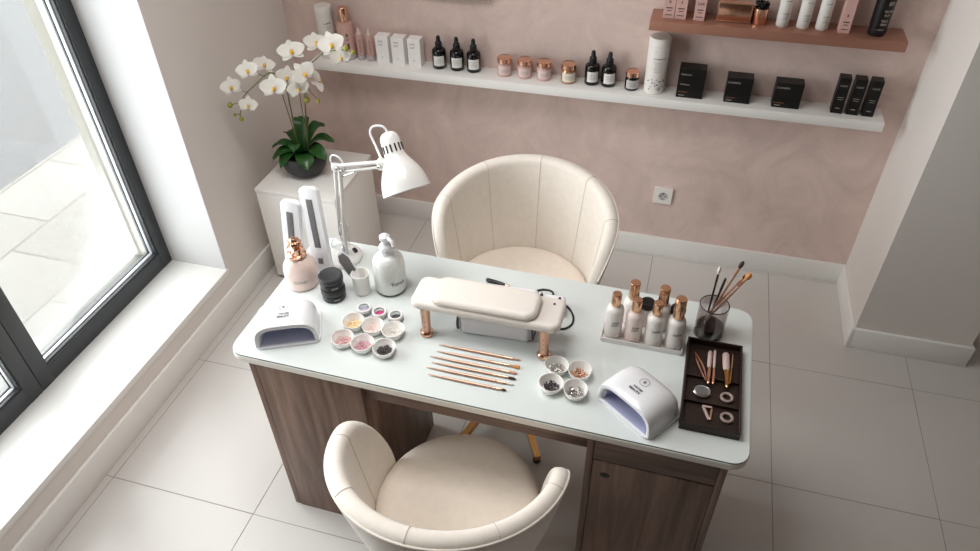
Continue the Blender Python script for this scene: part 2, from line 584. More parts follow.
# window: dark frame with two lights, glazing beads and panes
fr = MB()
fx0, fx1 = -1.015, XW
ym0, ym1 = 0.021, 0.141
fr.box(fx0, fx1, YR - 0.064, YR - 0.0042, ZS, ZT, 0.003)
fr.box(fx0, fx1, YW0 + 0.004, YW0 + 0.064, ZS, ZT, 0.003)
for a, b in ((YW0 + 0.06, ym0), (ym1, YR - 0.06)):
    fr.box(fx0 + 0.001, fx1 - 0.001, a - 0.01, b + 0.01, ZS, ZS + 0.076, 0.003)
    fr.box(fx0 + 0.001, fx1 - 0.001, a - 0.01, b + 0.01, ZT - 0.085, ZT, 0.003)
fr.box(fx0, fx1, ym0, 0.0802, ZS, ZT, 0.003)
fr.box(fx0, fx1, 0.0818, ym1, ZS, ZT, 0.003)
win = struct(fr.build('window_1', 'frame'))
lights = ((ym1, YR - 0.064), (YW0 + 0.064, ym0))
def ring_box(mb, x0, x1, a, b, z0, z1, w):
    mb.box(x0, x1, a, a + w, z0, z1, 0.002)
    mb.box(x0, x1, b - w, b, z0, z1, 0.002)
    mb.box(x0, x1, a + w, b - w, z0, z0 + w, 0.002)
    mb.box(x0, x1, a + w, b - w, z1 - w, z1, 0.002)
for a, b in lights:
    m1 = MB()
    ring_box(m1, -0.972, -0.956, a, b, ZS + 0.076, ZT - 0.085, 0.006)
    m1.build('glazing_bead', 'frame', win)
    m2 = MB()
    ring_box(m2, -0.988, -0.973, a, b, ZS + 0.076, ZT - 0.085, 0.010)
    m2.build('glazing_spacer', 'bead', win)
    m3 = MB()
    ring_box(m3, -0.996, -0.989, a, b, ZS + 0.076, ZT - 0.085, 0.012)
    m3.build('gasket', 'gasket', win)
    MB().box(-0.9905, -0.9865, a + 0.004, b - 0.004, ZS + 0.080, ZT - 0.089).build('window_pane', 'pane', win)

# outside the window
struct(MB().box(XO - 0.03, -1.014, YW0, YR, ZS - 0.04, ZS - 0.012, 0.003).build('trim_3', 'ledge'))
struct(MB().box(XO, -1.0155, YR - 0.003, YR + 0.003, ZS - 0.01, ZT).build('trim_4', 'facade'))
struct(MB().box(-2.50, XO + 0.02, -9, 9, -0.3, -0.0).build('pavement', 'pavers'))
struct(MB().box(-12, -2.50, -9, 9, -0.3, -0.012).build('street', 'asphalt'))

# ------------------------------------------------------------------ shelves
ZL, ZU = 0.8709, 1.1831
tag(MB().box(-0.516, 1.8675, YB - 0.125, YB, ZL - 0.038, ZL, 0.002).build('wall_shelf', 'white_trim'),
    'long white floating shelf on the pink plaster wall', 'shelf')
tag(MB().box(0.952, 1.8455, YB - 0.129, YB, ZU - 0.0373, ZU, 0.002).build('wall_shelf', 'copper_satin'),
    'short rose-gold floating shelf above the right half of the white shelf', 'shelf')
wf = thing('wall_frame', 'copper-framed wall panel of which only the lower right corner shows at the top', 'frame', (0.153, YB, 1.1695))
for q in ((-0.152, 0.152, 0.0, 0.022), (-0.152, 0.152, 0.378, 0.40), (-0.152, -0.130, 0.022, 0.378), (0.130, 0.152, 0.022, 0.378)):
    MB().box(q[0], q[1], -0.030, 0.0, q[2], q[3], 0.002).build('frame_bar', 'copper', wf)
MB().box(-0.130, 0.130, -0.014, -0.002, 0.022, 0.378).build('panel', 'label_pink', wf)

# ------------------------------------------------------------------ wall socket
so = thing('wall_socket', 'square white power socket on the pink wall right of the rear chair', 'socket', (1.1045, YB, 0.3395))
fp = MB()
fp.add(*(lambda o: ([(x, -0.010, z) for x, z in o] + [(x, 0.0, z) for x, z in o], [tuple(range(len(o)))] + [(i, (i + 1) % len(o), len(o) + (i + 1) % len(o), len(o) + i) for i in range(len(o))]))(rrect(0.082, 0.082, 0.006)), False)
fp.build('face_plate', 'outlet_w', so)
wl_ = MB().lathe([(0.0, -0.0), (0.0165, -0.0), (0.0185, 0.0016), (0.0205, 0.0016), (0.0205, -0.004)], 28, align((0, -0.0112, 0), (0, -1, 0)))
wl_.build('socket_well', 'label_grey', so)
for sx in (-1, 1):
    MB().lathe([(0, 0), (0.0028, 0), (0.0028, -0.002)], 12, align((sx * 0.0095, -0.0125, 0), (0, -1, 0))).build('pin_hole', 'black_rubber', so)
MB().box(-0.003, 0.003, -0.0135, -0.011, 0.010, 0.017).build('earth_clip', 'silver', so)
MB().box(-0.003, 0.003, -0.0135, -0.011, -0.017, -0.010).build('earth_clip', 'silver', so)

# ------------------------------------------------------------------ desk
W, D, H = 1.416, 0.561, 0.75
desk = thing('manicure_desk', 'walnut manicure desk with a pale glass top between the two cream chairs', 'desk', (0, 0.010, 0), R(-0.55))
MB().prism(rrect(W, D, 0.045, W / 2, D / 2), H - 0.026, H - 0.0055, 0.004).build('slab', 'slab', desk)
MB().prism(rrect(W - 0.004, D - 0.004, 0.043, W / 2, D / 2), H - 0.0053, H - 0.0010, 0.0).build('glass_edge', 'glass_edge', desk)
MB().prism(rrect(W - 0.004, D - 0.004, 0.043, W / 2, D / 2), H - 0.0010, H, 0.0005, seg=1).build('glass_top', 'glass_top', desk)
ZD = H - 0.026
# left pedestal of the desk
MB().box(0.054, 0.077, 0.012, 0.46, 0, ZD, 0.001).build('side_panel', 'wood', desk)
MB().box(0.0775, 0.402, 0.010, 0.028, 0.0, ZD, 0.001).build('front_panel', 'wood', desk)
MB().box(0.384, 0.402, 0.0285, 0.46, 0, ZD, 0.001).build('side_panel', 'wood', desk)
MB().box(0.0775, 0.3835, 0.442, 0.46, 0, ZD, 0.001).build('back_panel', 'wood', desk)
MB().box(0.402, 1.029, 0.026, 0.044, 0.652, ZD, 0.001).build('apron', 'wood_h', desk)
# right cabinet of the desk
MB().box(1.029, 1.047, 0.010, 0.46, 0, ZD, 0.001).build('side_panel', 'wood', desk)
MB().box(1.355, 1.373, 0.010, 0.46, 0, ZD, 0.001).build('side_panel', 'wood', desk)
MB().box(1.0475, 1.3545, 0.442, 0.46, 0, ZD, 0.001).build('back_panel', 'wood', desk)
MB().box(1.0475, 1.3545, 0.020, 0.030, 0.03, ZD).build('carcass_gap', 'wood_gap', desk)
MB().box(1.0485, 1.3535, 0.0105, 0.0195, 0.6345, ZD - 0.002, 0.001).build('drawer_front', 'wood_h', desk)
door = MB().box(1.0485, 1.3535, 0.0105, 0.0195, 0.035, 0.628, 0.001).build('door', 'wood', desk)
MB().lathe([(0, 0), (0.0105, 0), (0.0115, -0.001), (0.0115, -0.003)], 24, align((1.083, 0.0095, 0.573), (0, -1, 0)), sx=1.15, sy=0.9).build('finger_hole', 'black_rubber', door)

# ------------------------------------------------------------------ armchairs
def make_chair(label, loc, rotz):
    t = thing('barrel_chair', label, 'chair', loc, rotz, 'cream barrel chairs at the desk')
    T, T1 = R(112), R(82)
    zb, zlow, ztop = 0.335, 0.42, 0.795
    def hh(a):
        a = abs(a)
        base = ztop - 0.070 * (a / R(85)) ** 2
        if a > T1:
            u = (a - T1) / (T - T1)
            base = zlow + (base - zlow) * max(0.0, 1 - u ** 2.2) ** 0.5
        return base
    def section(a):
        """(radius, height) round the padded shell at angle a; last index of the inner wall, of the rim"""
        h = hh(a)
        f = max(0.0, min(1.0, (abs(a) - R(60)) / R(45)))
        def ri(z): return 0.234 + 0.043 * max(0, z - 0.42) / 0.37
        def ro(z): return 0.205 + 0.121 * min(1, max(0, (z - zb) / 0.44)) ** 0.62
        th = ro(h) - ri(h)
        rr = min(th / 2, max(0.004, (h - zb) * 0.3))
        hc = h - rr
        P = []
        for k in range(7):
            z = zb + 0.01 + (hc - zb - 0.01) * k / 6
            P.append((min(ri(z), ro(z) - 0.012), z))
        mid = (ri(hc) + ro(hc)) / 2
        hw = (ro(hc) - ri(hc)) / 2
        for k in range(1, 8):
            w = PI - PI * k / 8
            P.append((mid + hw * math.cos(w), hc + rr * math.sin(w) ** 0.8))
        for k in range(9):
            z = hc + (zb - hc) * k / 8
            P.append((ro(z), z))
        return P
    N = 84
    sh = MB()
    vs, fs = [], []
    np_ = len(section(0))
    for i in range(N + 1):
        # finer steps near the arm ends
        u = -1 + 2 * i / N
        a = T * (1.25 * u - 0.25 * u ** 3)
        for r, z in section(a):
            vs.append((r * math.sin(a), r * math.cos(a), z))
    for i in range(N):
        for k in range(np_):
            k2 = (k + 1) % np_
            fs.append((i * np_ + k, i * np_ + k2, (i + 1) * np_ + k2, (i + 1) * np_ + k))
    fs.append(tuple(range(np_)))
    fs.append(tuple(N * np_ + k for k in range(np_ - 1, -1, -1)))
    sh.add(vs, fs, True)
    back = sh.build('backrest', 'cream', t)
    # piping along the outer edge of the rim
    pp = []
    for i in range(81):
        a = R(-106) + R(212) * i / 80
        P = section(a)
        r, z = P[13]
        pp.append(((r + 0.0005) * math.sin(a), (r + 0.0005) * math.cos(a), z + 0.0005))
    MB().tube(pp, 0.0032, 8).build('piping', 'cream', back)
    for a in (-78, -39, 0, 39, 78):
        a = R(a)
        P = section(a)[1:14]
        pts = []
        for k, (r, z) in enumerate(P):
            rr = r - 0.0004 if k < 6 else r
            pts.append((rr * math.sin(a), rr * math.cos(a), z + (0.0003 if k >= 6 else 0)))
        MB().tube(smooth_path(pts, 3), 0.0011, 6).build('seam', 'seam', back)
    # seat cushion
    st = MB()
    prof = []
    for k in range(15):
        w = -PI / 2 + PI * k / 14
        prof.append((0.150 + 0.078 * max(0.0, math.cos(w)) ** 0.55, 0.408 + 0.046 * math.copysign(abs(math.sin(w)) ** 0.7, math.sin(w))))
    prof = [(0, 0.362), (0.08, 0.362)] + prof + [(0.10, 0.458), (0.05, 0.4605), (0, 0.461)]
    st.lathe(prof, 64, Matrix.Translation((0, -0.012, 0)), sx=1.045, sy=1.04)
    st.build('seat', 'cream_seat', t)
    MB().lathe([(0, 0.315), (0.10, 0.315), (0.17, 0.322), (0.202, 0.34), (0.202, 0.365), (0, 0.365)], 48).build('seat_base', 'cream', t)
    base = MB().lathe([(0, 0.07), (0.030, 0.07), (0.034, 0.085), (0.030, 0.115), (0.022, 0.125), (0.020, 0.20), (0.0205, 0.201), (0.028, 0.202), (0.028, 0.30), (0.07, 0.31), (0.07, 0.316), (0, 0.316)], 28, Matrix.Translation((0, -0.14, 0))).build('column', 'gold', t)
    return t, base
def chair_legs(t, angs, length):
    for a in angs:
        c, s = math.cos(R(a)), math.sin(R(a))
        sec = lambda d, z, w, h: [(c * d - s * q, s * d + c * q, z + e) for q, e in ((-w, -h), (w, -h), (w, h), (-w, h))]
        rings = [sec(0.02, 0.088, 0.013, 0.015), sec(length * 0.5, 0.062, 0.012, 0.013), sec(length, 0.030, 0.010, 0.010)]
        vs = [(x, y - 0.14, z) for x, y, z in sum(rings, [])]
        fs = [(0, 1, 2, 3), (11, 10, 9, 8)]
        for i in (0, 4):
            for k in range(4):
                fs.append((i + k, i + (k + 1) % 4, i + 4 + (k + 1) % 4, i + 4 + k))
        leg = MB().add(vs, fs, False).build('leg', 'gold', t)
        MB().lathe([(0, 0), (0.013, 0), (0.014, 0.006), (0.012, 0.020), (0, 0.020)], 16, Matrix.Translation((c * (length - 0.012), s * (length - 0.012) - 0.14, 0))).build('foot', 'black_plastic', leg)
rear, _b = make_chair('cream barrel chair behind the desk, against the pink wall', (0.652, 0.838, 0), 0)
chair_legs(rear, (-60, -110, 62, 118), 0.335)
front = dup(rear, 'cream barrel chair tucked under the near side of the desk', (0.702, -0.098, 0), PI)
front.scale = (0.975, 1.0, 1.0)
rear.scale = (1.06, 1.03, 1.03)
for ch in list(front.children):
    if ch.name.startswith('leg'):
        for g_ in list(ch.children):
            bpy.data.objects.remove(g_)
        bpy.data.objects.remove(ch)
chair_legs(front, (50, 130, 252, 288), 0.30)

# ------------------------------------------------------------------ white pedestal
pd = thing('pedestal_cabinet', 'white lacquered pedestal cabinet carrying the orchid in the corner', 'cabinet', (-0.595, 1.095, 0))
MB().box(0, 0.375, 0, 0.385, 0.02, 0.488, 0.002).build('body', 'pedestal', pd)
MB().box(-0.002, 0.377, -0.002, 0.387, 0.4885, 0.506, 0.002).build('top_panel', 'pedestal', pd)
MB().box(0.02, 0.355, 0.02, 0.365, 0.0, 0.02).build('plinth', 'wood_gap', pd)
ZPD = 0.506

# ------------------------------------------------------------------ orchid
orc = thing('potted_orchid', 'white orchid in a round black pot on the white pedestal', 'plant', (-0.437, 1.275, ZPD))
OX = Vector((-0.437, 1.275, ZPD))
pot = MB().lathe([(0, 0), (0.044, 0), (0.070, 0.012), (0.090, 0.036), (0.099, 0.066), (0.097, 0.092), (0.091, 0.104), (0.086, 0.104), (0.089, 0.09), (0.088, 0.07), (0, 0.07)], 40)
pot.build('pot', 'black_matte', orc)
MB().lathe([(0, 0.094), (0.04, 0.092), (0.083, 0.088), (0.083, 0.075), (0, 0.075)], 24).build('potting_bark', 'bark', orc)
def leaf(az, length, width, rise, droop, twist=0.0):
    n, m = 14, 6
    vs, fs = [], []
    ca, sa = math.cos(R(az)), math.sin(R(az))
    for i in range(n + 1):
        u = i / n
        d = 0.012 + length * u
        z = 0.095 + rise * math.sin(min(1, u * 1.15) * PI * 0.62) - droop * u ** 2.2
        w = 1.28 * width * (0.26 + 0.74 * math.sin(PI * min(1, 0.10 + 0.66 * u)) ** 0.9) * max(0.06, 1 - max(0, (u - 0.70) / 0.30) ** 2.4) ** 0.5
        for k in range(m + 1):
            q = -1 + 2 * k / m
            vs.append((ca * d - sa * q * w, sa * d + ca * q * w, z + 0.010 * abs(q) ** 1.5 + twist * q * w))
    o = len(vs)
    vs += [(x, y_, z - 0.0016) for x, y_, z in vs]
    for i in range(n):
        for k in range(m):
            a = i * (m + 1) + k
            fs.append((a, a + 1, a + m + 2, a + m + 1))
            fs.append((o + a, o + a + m + 1, o + a + m + 2, o + a + 1))
    for i in range(n):
        for k in (0, m):
            a = i * (m + 1) + k
            fs.append((a, a + m + 1, o + a + m + 1, o + a))
    for k in range(m):
        for i in (0, n):
            a = i * (m + 1) + k
            fs.append((a, a + 1, o + a + 1, o + a))
    MB().add(vs, fs, True).build('leaf', 'leaf', orc)
for q in ((188, 0.125, 0.021, 0.055, 0.035), (212, 0.12, 0.026, 0.04, 0.05), (238, 0.105, 0.028, 0.04, 0.065), (305, 0.115, 0.030, 0.04, 0.05),
          (340, 0.13, 0.026, 0.06, 0.045), (20, 0.13, 0.024, 0.08, 0.03), (52, 0.11, 0.026, 0.11, 0.01), (105, 0.10, 0.026, 0.12, 0.0), (150, 0.10, 0.022, 0.09, 0.03), (280, 0.085, 0.02, 0.085, 0.02)):
    leaf(*q)
def rel(p): return tuple(Vector(p) - OX)
S1 = [(-0.448, 1.268, 0.60), (-0.440, 1.255, 0.70), (-0.415, 1.22, 0.86), (-0.387, 1.17, 0.986), (-0.42, 1.14, 1.033), (-0.491, 1.12, 0.98), (-0.547, 1.11, 0.928), (-0.575, 1.10, 0.851)]
S2 = [(-0.415, 1.28, 0.60), (-0.395, 1.268, 0.70), (-0.353, 1.24, 0.88), (-0.312, 1.22, 1.013), (-0.251, 1.20, 1.077), (-0.189, 1.19, 1.119), (-0.095, 1.18, 1.144)]
for S in (S1, S2):
    P = smooth_path([rel(p) for p in S], 8)
    MB().tube(P, [0.0036 * (1 - 0.55 * i / len(P)) for i in range(len(P))], 8).build('flower_stem', 'stem', orc)
for a, b in ((S1[0], (-0.428, 1.20, 0.93)), (S2[0], (-0.350, 1.205, 0.95))):
    a = Vector(a) + Vector((0.010, -0.006, 0.0))
    MB().tube([rel(a), rel(b)], 0.0022, 6).build('support_stake', 'stem', orc)
CAMV = Vector((1.119, -1.128, 2.207))
def petal(mb, ang, length, width, cup, base=0.0):
    """a rounded petal in the local xy plane, pointing at angle ang"""
    n, m = 7, 4
    vs = []
    c, s = math.cos(ang), math.sin(ang)
    for i in range(n + 1):
        u = i / n
        w = width * math.sin(PI * (0.07 + 0.90 * u ** 0.8)) ** 0.75
        for k in range(m + 1):
            q = -1 + 2 * k / m
            x, yy = length * u, w * q
            z = base + cup * (u ** 2) - 0.10 * cup * abs(q) + 0.0012 * math.sin(7 * q + 5 * u)
            vs.append((c * x - s * yy, s * x + c * yy, z))
    o = len(vs)
    vs += [(x, yy, z - 0.0007) for x, yy, z in vs]
    fs = []
    for i in range(n):
        for k in range(m):
            a = i * (m + 1) + k
            fs.append((a, a + 1, a + m + 2, a + m + 1))
            fs.append((o + a, o + a + m + 1, o + a + m + 2, o + a + 1))
    mb.add(vs, fs, True)
def flower(p, size, roll, yaw, pitch):
    p = Vector(p)
    z = (CAMV - p).normalized()
    z = Matrix.Rotation(R(yaw), 3, 'Z') @ z
    xh = Vector((0, 0, 1)).cross(z)
    z = Matrix.Rotation(R(pitch), 3, xh.normalized()) @ z
    mtx = align(rel(p), z, Vector((0, 0, 1)).cross(z)) @ Matrix.Rotation(R(roll), 4, 'Z')
    f = MB()
    L = size * 0.97
    for a in (90, 218, 322):
        petal(f, R(a), L * 0.95, L * 0.33, -0.10 * L, -0.001)
    for a in (8, 172):
        petal(f, R(a), L * 1.02, L * 0.56, 0.12 * L, 0.001)
    f.v = [tuple(mtx @ Vector(v)) for v in f.v]
    fo = f.build('flower', 'petal', orc)
    l = MB()
    l.lathe([(0, -0.002), (0.20 * L, 0.002), (0.17 * L, 0.16 * L), (0.08 * L, 0.25 * L), (0, 0.26 * L)], 12, mtx @ Matrix.Translation((0, -0.16 * L, 0)), sx=0.75, sy=1.1)
    l.build('lip', 'lip', fo)
    MB().lathe([(0, 0), (0.10 * L, 0.01), (0.09 * L, 0.18 * L), (0, 0.22 * L)], 10, mtx @ Matrix.Translation((0, 0.08 * L, 0))).build('column', 'petal', fo)
for q in (((-0.489, 1.10, 1.056), 0.043, 10, -14, -5), ((-0.580, 1.10, 0.978), 0.043, 15, -22, -5), ((-0.524, 1.10, 0.907), 0.038, -18, 6, 5),
          ((-0.392, 1.10, 0.998), 0.052, 0, -8, 8), ((-0.478, 1.20, 1.036), 0.044, -30, 25, -25), ((-0.346, 1.20, 1.105), 0.054, 5, 0, -30),
          ((-0.362, 1.16, 1.016), 0.045, -20, 10, 5), ((-0.305, 1.13, 0.988), 0.044, 8, 5, 10), ((-0.275, 1.14, 1.048), 0.050, 30, 12, 0),
          ((-0.255, 1.20, 0.991), 0.044, 70, 62, 0), ((-0.257, 1.24, 1.130), 0.050, -14, 24, -28), ((-0.172, 1.20, 1.148), 0.052, 14, -6, -10), ((-0.125, 1.17, 1.115), 0.040, 0, 8, 6)):
    flower(*q)
for p, r in (((-0.608, 1.10, 0.895), 0.0105), ((-0.613, 1.12, 0.841), 0.007), ((-0.573, 1.10, 0.838), 0.009), ((-0.307, 1.18, 0.914), 0.012), ((-0.271, 1.20, 0.905), 0.009), ((-0.098, 1.17, 1.150), 0.010), ((-0.072, 1.17, 1.138), 0.008)):
    MB().lathe([(0, -1.15 * r), (0.6 * r, -0.9 * r), (r, -0.1 * r), (0.8 * r, 0.7 * r), (0, 1.3 * r)], 14, Matrix.Translation(rel(p))).build('bud', 'bud', orc)
for P in (((-0.575, 1.10, 0.851), (-0.573, 1.10, 0.83)), ((-0.556, 1.11, 0.91), (-0.608, 1.10, 0.895)), ((-0.572, 1.10, 0.86), (-0.613, 1.12, 0.841)),
          ((-0.33, 1.21, 0.96), (-0.307, 1.19, 0.92)), ((-0.325, 1.21, 0.97), (-0.271, 1.20, 0.905)), ((-0.33, 1.22, 0.96), (-0.255, 1.205, 0.99)),
          ((-0.44, 1.13, 1.02), (-0.489, 1.105, 1.052)), ((-0.52, 1.115, 0.95), (-0.594, 1.105, 0.974)), ((-0.54, 1.11, 0.93), (-0.524, 1.105, 0.905)), ((-0.41, 1.145, 1.03), (-0.392, 1.105, 1.0)),
          ((-0.12, 1.18, 1.14), (-0.072, 1.17, 1.138))):
    MB().tube([rel(P[0]), rel(P[1])], 0.0016, 6).build('flower_stalk', 'stem', orc)

# ------------------------------------------------------------------ desk lamp
lamp = thing('desk_lamp', 'white jointed desk lamp with a bell shade at the left rear of the desk', 'lamp', (0.145, 0.482, H))
LO = Vector((0.145, 0.482, H))
def lr(p): return tuple(Vector(p) - LO)
MB().lathe([(0, 0), (0.058, 0), (0.060, 0.003), (0.060, 0.012), (0.055, 0.018), (0.030, 0.024), (0.014, 0.026), (0, 0.026)], 48).build('base', 'white_enamel', lamp)
foot = Vector((0.158, 0.478, 0.774)); elbow = Vector((0.190, 0.470, 1.105)); joint = Vector((0.333, 0.468, 1.140))
MB().lathe([(0, 0.024), (0.010, 0.024), (0.010, 0.050), (0.007, 0.056), (0, 0.056)], 20, Matrix.Translation((0.012, -0.004, 0))).build('swivel', 'silver', lamp)
off = Vector((0.014, 0, 0))
MB().tube([lr(foot + Vector((0.004, 0, 0.03))), lr(elbow + off * 0.35)], 0.0066, 12).build('lower_arm', 'white_enamel', lamp)
MB().tube([lr(foot - off + Vector((0.002, 0.004, 0.075))), lr(elbow - off * 0.75)], 0.0050, 12).build('lower_arm', 'white_enamel', lamp)
MB().tube([lr(foot + Vector((-0.012, 0.004, 0.078))), lr(foot + Vector((0.004, 0, 0.035)))], 0.0035, 10).build('link', 'silver', lamp)
for s, q in ((-1, 0), (1, 0)):
    sp = []
    for k in range(81):
        u = k / 80
        a = u * 2 * PI * 13
        c = foot + Vector((0.004 + s * 0.013, -0.002, 0.022)) + (elbow - foot) * (0.02 + 0.30 * u)
        sp.append(lr(c + Vector((0.0032 * math.cos(a), 0.0032 * math.sin(a), 0))))
    MB().tube(sp, 0.0008, 5).build('spring', 'silver', lamp)
MB().box(-0.020, 0.022, -0.007, 0.007, -0.010, 0.014, 0.004, mtx=Matrix.Translation(lr(elbow))).build('elbow_bracket', 'white_enamel', lamp)
for dz in (0.009, -0.012):
    a, b = elbow + Vector((0.006, -0.001, dz)), joint + Vector((-0.004, -0.001, dz * 0.75))
    MB().tube([lr(a), lr(b)], 0.0058 if dz > 0 else 0.0045, 12).build('upper_arm', 'white_enamel', lamp)
MB().tube([lr(elbow + Vector((-0.004, 0.004, -0.035))), lr(elbow + Vector((0.05, 0.0, -0.006)))], 0.0026, 8).build('link', 'silver', lamp)
for P in (elbow + Vector((0, -0.009, 0.004)), elbow + Vector((0.012, -0.009, -0.004)), joint + Vector((-0.005, -0.014, 0))):
    MB().lathe([(0, -0.004), (0.0055, -0.004), (0.0055, 0.003), (0.004, 0.005), (0, 0.005)], 14, align(lr(P), (0, -1, 0))).build('joint_screw', 'silver', lamp)
MB().box(-0.014, 0.016, -0.012, 0.012, -0.016, 0.016, 0.005, mtx=Matrix.Translation(lr(joint))).build('joint_bracket', 'white_enamel', lamp)
# shade
dax = Vector((0.425, -0.42, -0.802)).normalized()
rimc = Vector((0.4168, 0.430, 1.088))
SL = 0.172
top = rimc - dax * SL
mt = align(lr(top), dax)
prof_o = [(0, 0), (0.008, 0.0005), (0.018, 0.004), (0.0245, 0.011), (0.0275, 0.022), (0.0285, 0.05), (0.0295, 0.068), (0.0335, 0.078), (0.0425, 0.092), (0.0530, 0.110), (0.0615, 0.130), (0.0670, 0.150), (0.0695, SL)]
prof_i = [(r - 0.0016 if r > 0.01 else r, z + (0.0 if z > 0.15 else 0.0016)) for r, z in prof_o[::-1]]
prof_i = [p for p in prof_i if p[1] > 0.07]
shade = MB().lathe(prof_o + [(0.0685, SL + 0.0003)] + prof_i + [(0, 0.072)], 56, mt).build('lamp_shade', 'white_enamel', lamp)
for k in range(14):
    a = 2 * PI * k / 14
    MB().box(0.0268, 0.0298, -0.0022, 0.0022, 0.038, 0.060, mtx=mt @ Matrix.Rotation(a, 4, 'Z')).build('vent_slot', 'wood_gap', shade)
MB().lathe([(0, 0.074), (0.013, 0.074), (0.014, 0.095), (0.022, 0.115), (0.024, 0.128), (0.018, 0.142), (0, 0.148)], 24, mt).build('bulb', 'white_ceramic', lamp)
MB().tube([lr(joint), lr(top + dax * 0.062)], 0.007, 10).build('joint_stub', 'white_enamel', lamp)
ct = top - dax * 0.001
cab = smooth_path([lr(p) for p in (ct, ct + Vector((-0.012, 0, 0.014)), ct + Vector((-0.040, 0.0, 0.010)), ct + Vector((-0.052, 0, -0.012)), ct + Vector((-0.036, -0.01, -0.045)), joint + Vector((0.002, -0.004, 0.016)))], 8)
MB().tube(cab, 0.0032, 8).build('cable', 'white_plastic', lamp)
cab = smooth_path([lr(p) for p in (elbow + Vector((0.022, 0, 0.012)), elbow + Vector((0.008, 0, 0.036)), elbow + Vector((-0.012, 0, 0.040)), elbow + Vector((-0.020, 0, 0.020)), elbow + Vector((-0.008, 0.004, -0.004)))], 8)
MB().tube(cab, 0.0028, 8).build('cable', 'white_plastic', lamp)
cab = smooth_path([lr(p) for p in (foot + Vector((-0.004, 0.006, 0.03)), foot + Vector((-0.020, 0.01, 0.045)), foot + Vector((-0.045, 0.015, 0.04)), foot + Vector((-0.06, 0.02, 0.01)), Vector((0.09, 0.52, 0.7535)), Vector((0.07, 0.54, 0.7535)))], 8)
MB().tube(cab, 0.0024, 8).build('cable', 'white_plastic', lamp)
MB().box(-0.009, 0.009, -0.006, 0.006, 0, 0.010, 0.002, mtx=Matrix.Translation((0.035, 0.018, 0.021)) @ Matrix.Rotation(R(-35), 4, 'Z')).build('switch', 'black_plastic', lamp)

# ------------------------------------------------------------------ tall white file holders
def file_board(label, x, y, tilt_x, tilt_y, h, strip_lo, rotz=0.0):
    t = thing('nail_file_block', label, 'nail file', (x, y, H), rotz, 'tall white nail files at the left rear')
    mtx = Matrix.Rotation(tilt_y, 4, 'Y') @ Matrix.Rotation(tilt_x, 4, 'X')
    ol = rrect(0.060, h, 0.013, 0, h / 2)
    b = MB().prism(ol, -0.010, 0.010, 0.004, mtx=mtx @ Matrix.Rotation(R(90), 4, 'X'), smooth=True)
    dz = min(v[2] for v in b.v)
    b.v = [(vx, vy, vz - dz) for vx, vy, vz in b.v]
    b.build('handle', 'white_plastic', t)
    s = MB().box(-0.0105, 0.0105, -0.0118, -0.0100, strip_lo, h - 0.035, 0.0008, mtx=mtx)
    s.v = [(vx, vy, vz - dz) for vx, vy, vz in s.v]
    s.build('abrasive_strip', 'grit', t)
    s = MB().box(-0.008, 0.008, -0.0118, -0.0100, 0.028, 0.048, 0.0008, mtx=mtx)
    s.v = [(vx, vy, vz - dz) for vx, vy, vz in s.v]
    s.build('grip_pad', 'grit', t)
file_board('white nail file with grey strip directly behind the pink pump bottle', 0.016, 0.400, R(-9), R(2.5), 0.236, 0.05)
file_board('taller white nail file with grey strip beside the desk lamp', 0.112, 0.408, R(-9), R(-5), 0.284, 0.085)

# ------------------------------------------------------------------ pink pump bottle
pb = thing('soap_dispenser', 'round pink soap bottle with a rose-gold pump on the left of the desk', 'bottle', (0.074, 0.338, H))
MB().lathe([(0, 0), (0.040, 0), (0.0475, 0.004), (0.0505, 0.014), (0.0515, 0.040), (0.0510, 0.062), (0.0480, 0.078), (0.0400, 0.093), (0.0290, 0.103), (0.020, 0.108), (0, 0.109)], 44).build('bottle', 'pink_glass', pb)
MB().lathe([(0, 0.109), (0.026, 0.108), (0.029, 0.112), (0.029, 0.119), (0.022, 0.122), (0.021, 0.132), (0.0245, 0.134), (0.0245, 0.141), (0.013, 0.145), (0.013, 0.152), (0, 0.152)], 24).build('collar', 'copper', pb)
pm = MB()
for k in range(9):
    a = 2 * PI * k / 9
    pm.lathe([(0, -0.009), (0.0065, -0.006), (0.009, 0), (0.0065, 0.006), (0, 0.009)], 10, Matrix.Translation((0.0135 * math.cos(a), 0.0135 * math.sin(a), 0.158)))
pm.lathe([(0, -0.012), (0.011, -0.010), (0.015, 0), (0.010, 0.011), (0, 0.015)], 14, Matrix.Translation((0, 0, 0.163)))
pm.build('pump_head', 'copper', pb)
MB().tube([(0, -0.010, 0.150), (0.010, -0.028, 0.151), (0.014, -0.036, 0.144)], [0.007, 0.006, 0.005], 10).build('nozzle', 'copper', pb)
Print().word('TUYAD', 0.013, cyl_map(0.0519, 0.040, R(-66)), 0.0002).build('lettering', 'ink_soft', pb)

# ------------------------------------------------------------------ clear pump bottle
sb = thing('soap_dispenser', 'clear pump bottle of white soap behind the armrest', 'bottle', (0.350, 0.385, H))
MB().lathe([(0, 0), (0.044, 0), (0.049, 0.004), (0.0505, 0.014), (0.0505, 0.095), (0.047, 0.118), (0.036, 0.135), (0.020, 0.144), (0.017, 0.150), (0.0155, 0.150), (0.0185, 0.143), (0.0345, 0.1335), (0.0455, 0.117), (0.049, 0.095), (0.049, 0.014), (0.044, 0.004), (0, 0.004)], 44).build('bottle', 'soap_glass', sb)
MB().lathe([(0, 0.005), (0.043, 0.005), (0.0482, 0.012), (0.0484, 0.095), (0.0455, 0.116), (0.034, 0.1315), (0.022, 0.137), (0, 0.138)], 40).build('liquid_soap', 'soap_white', sb)
MB().lathe([(0, 0.147), (0.020, 0.147), (0.021, 0.149), (0.021, 0.164), (0.017, 0.170), (0.010, 0.173), (0.0085, 0.185), (0, 0.185)], 24).build('collar', 'white_plastic', sb)
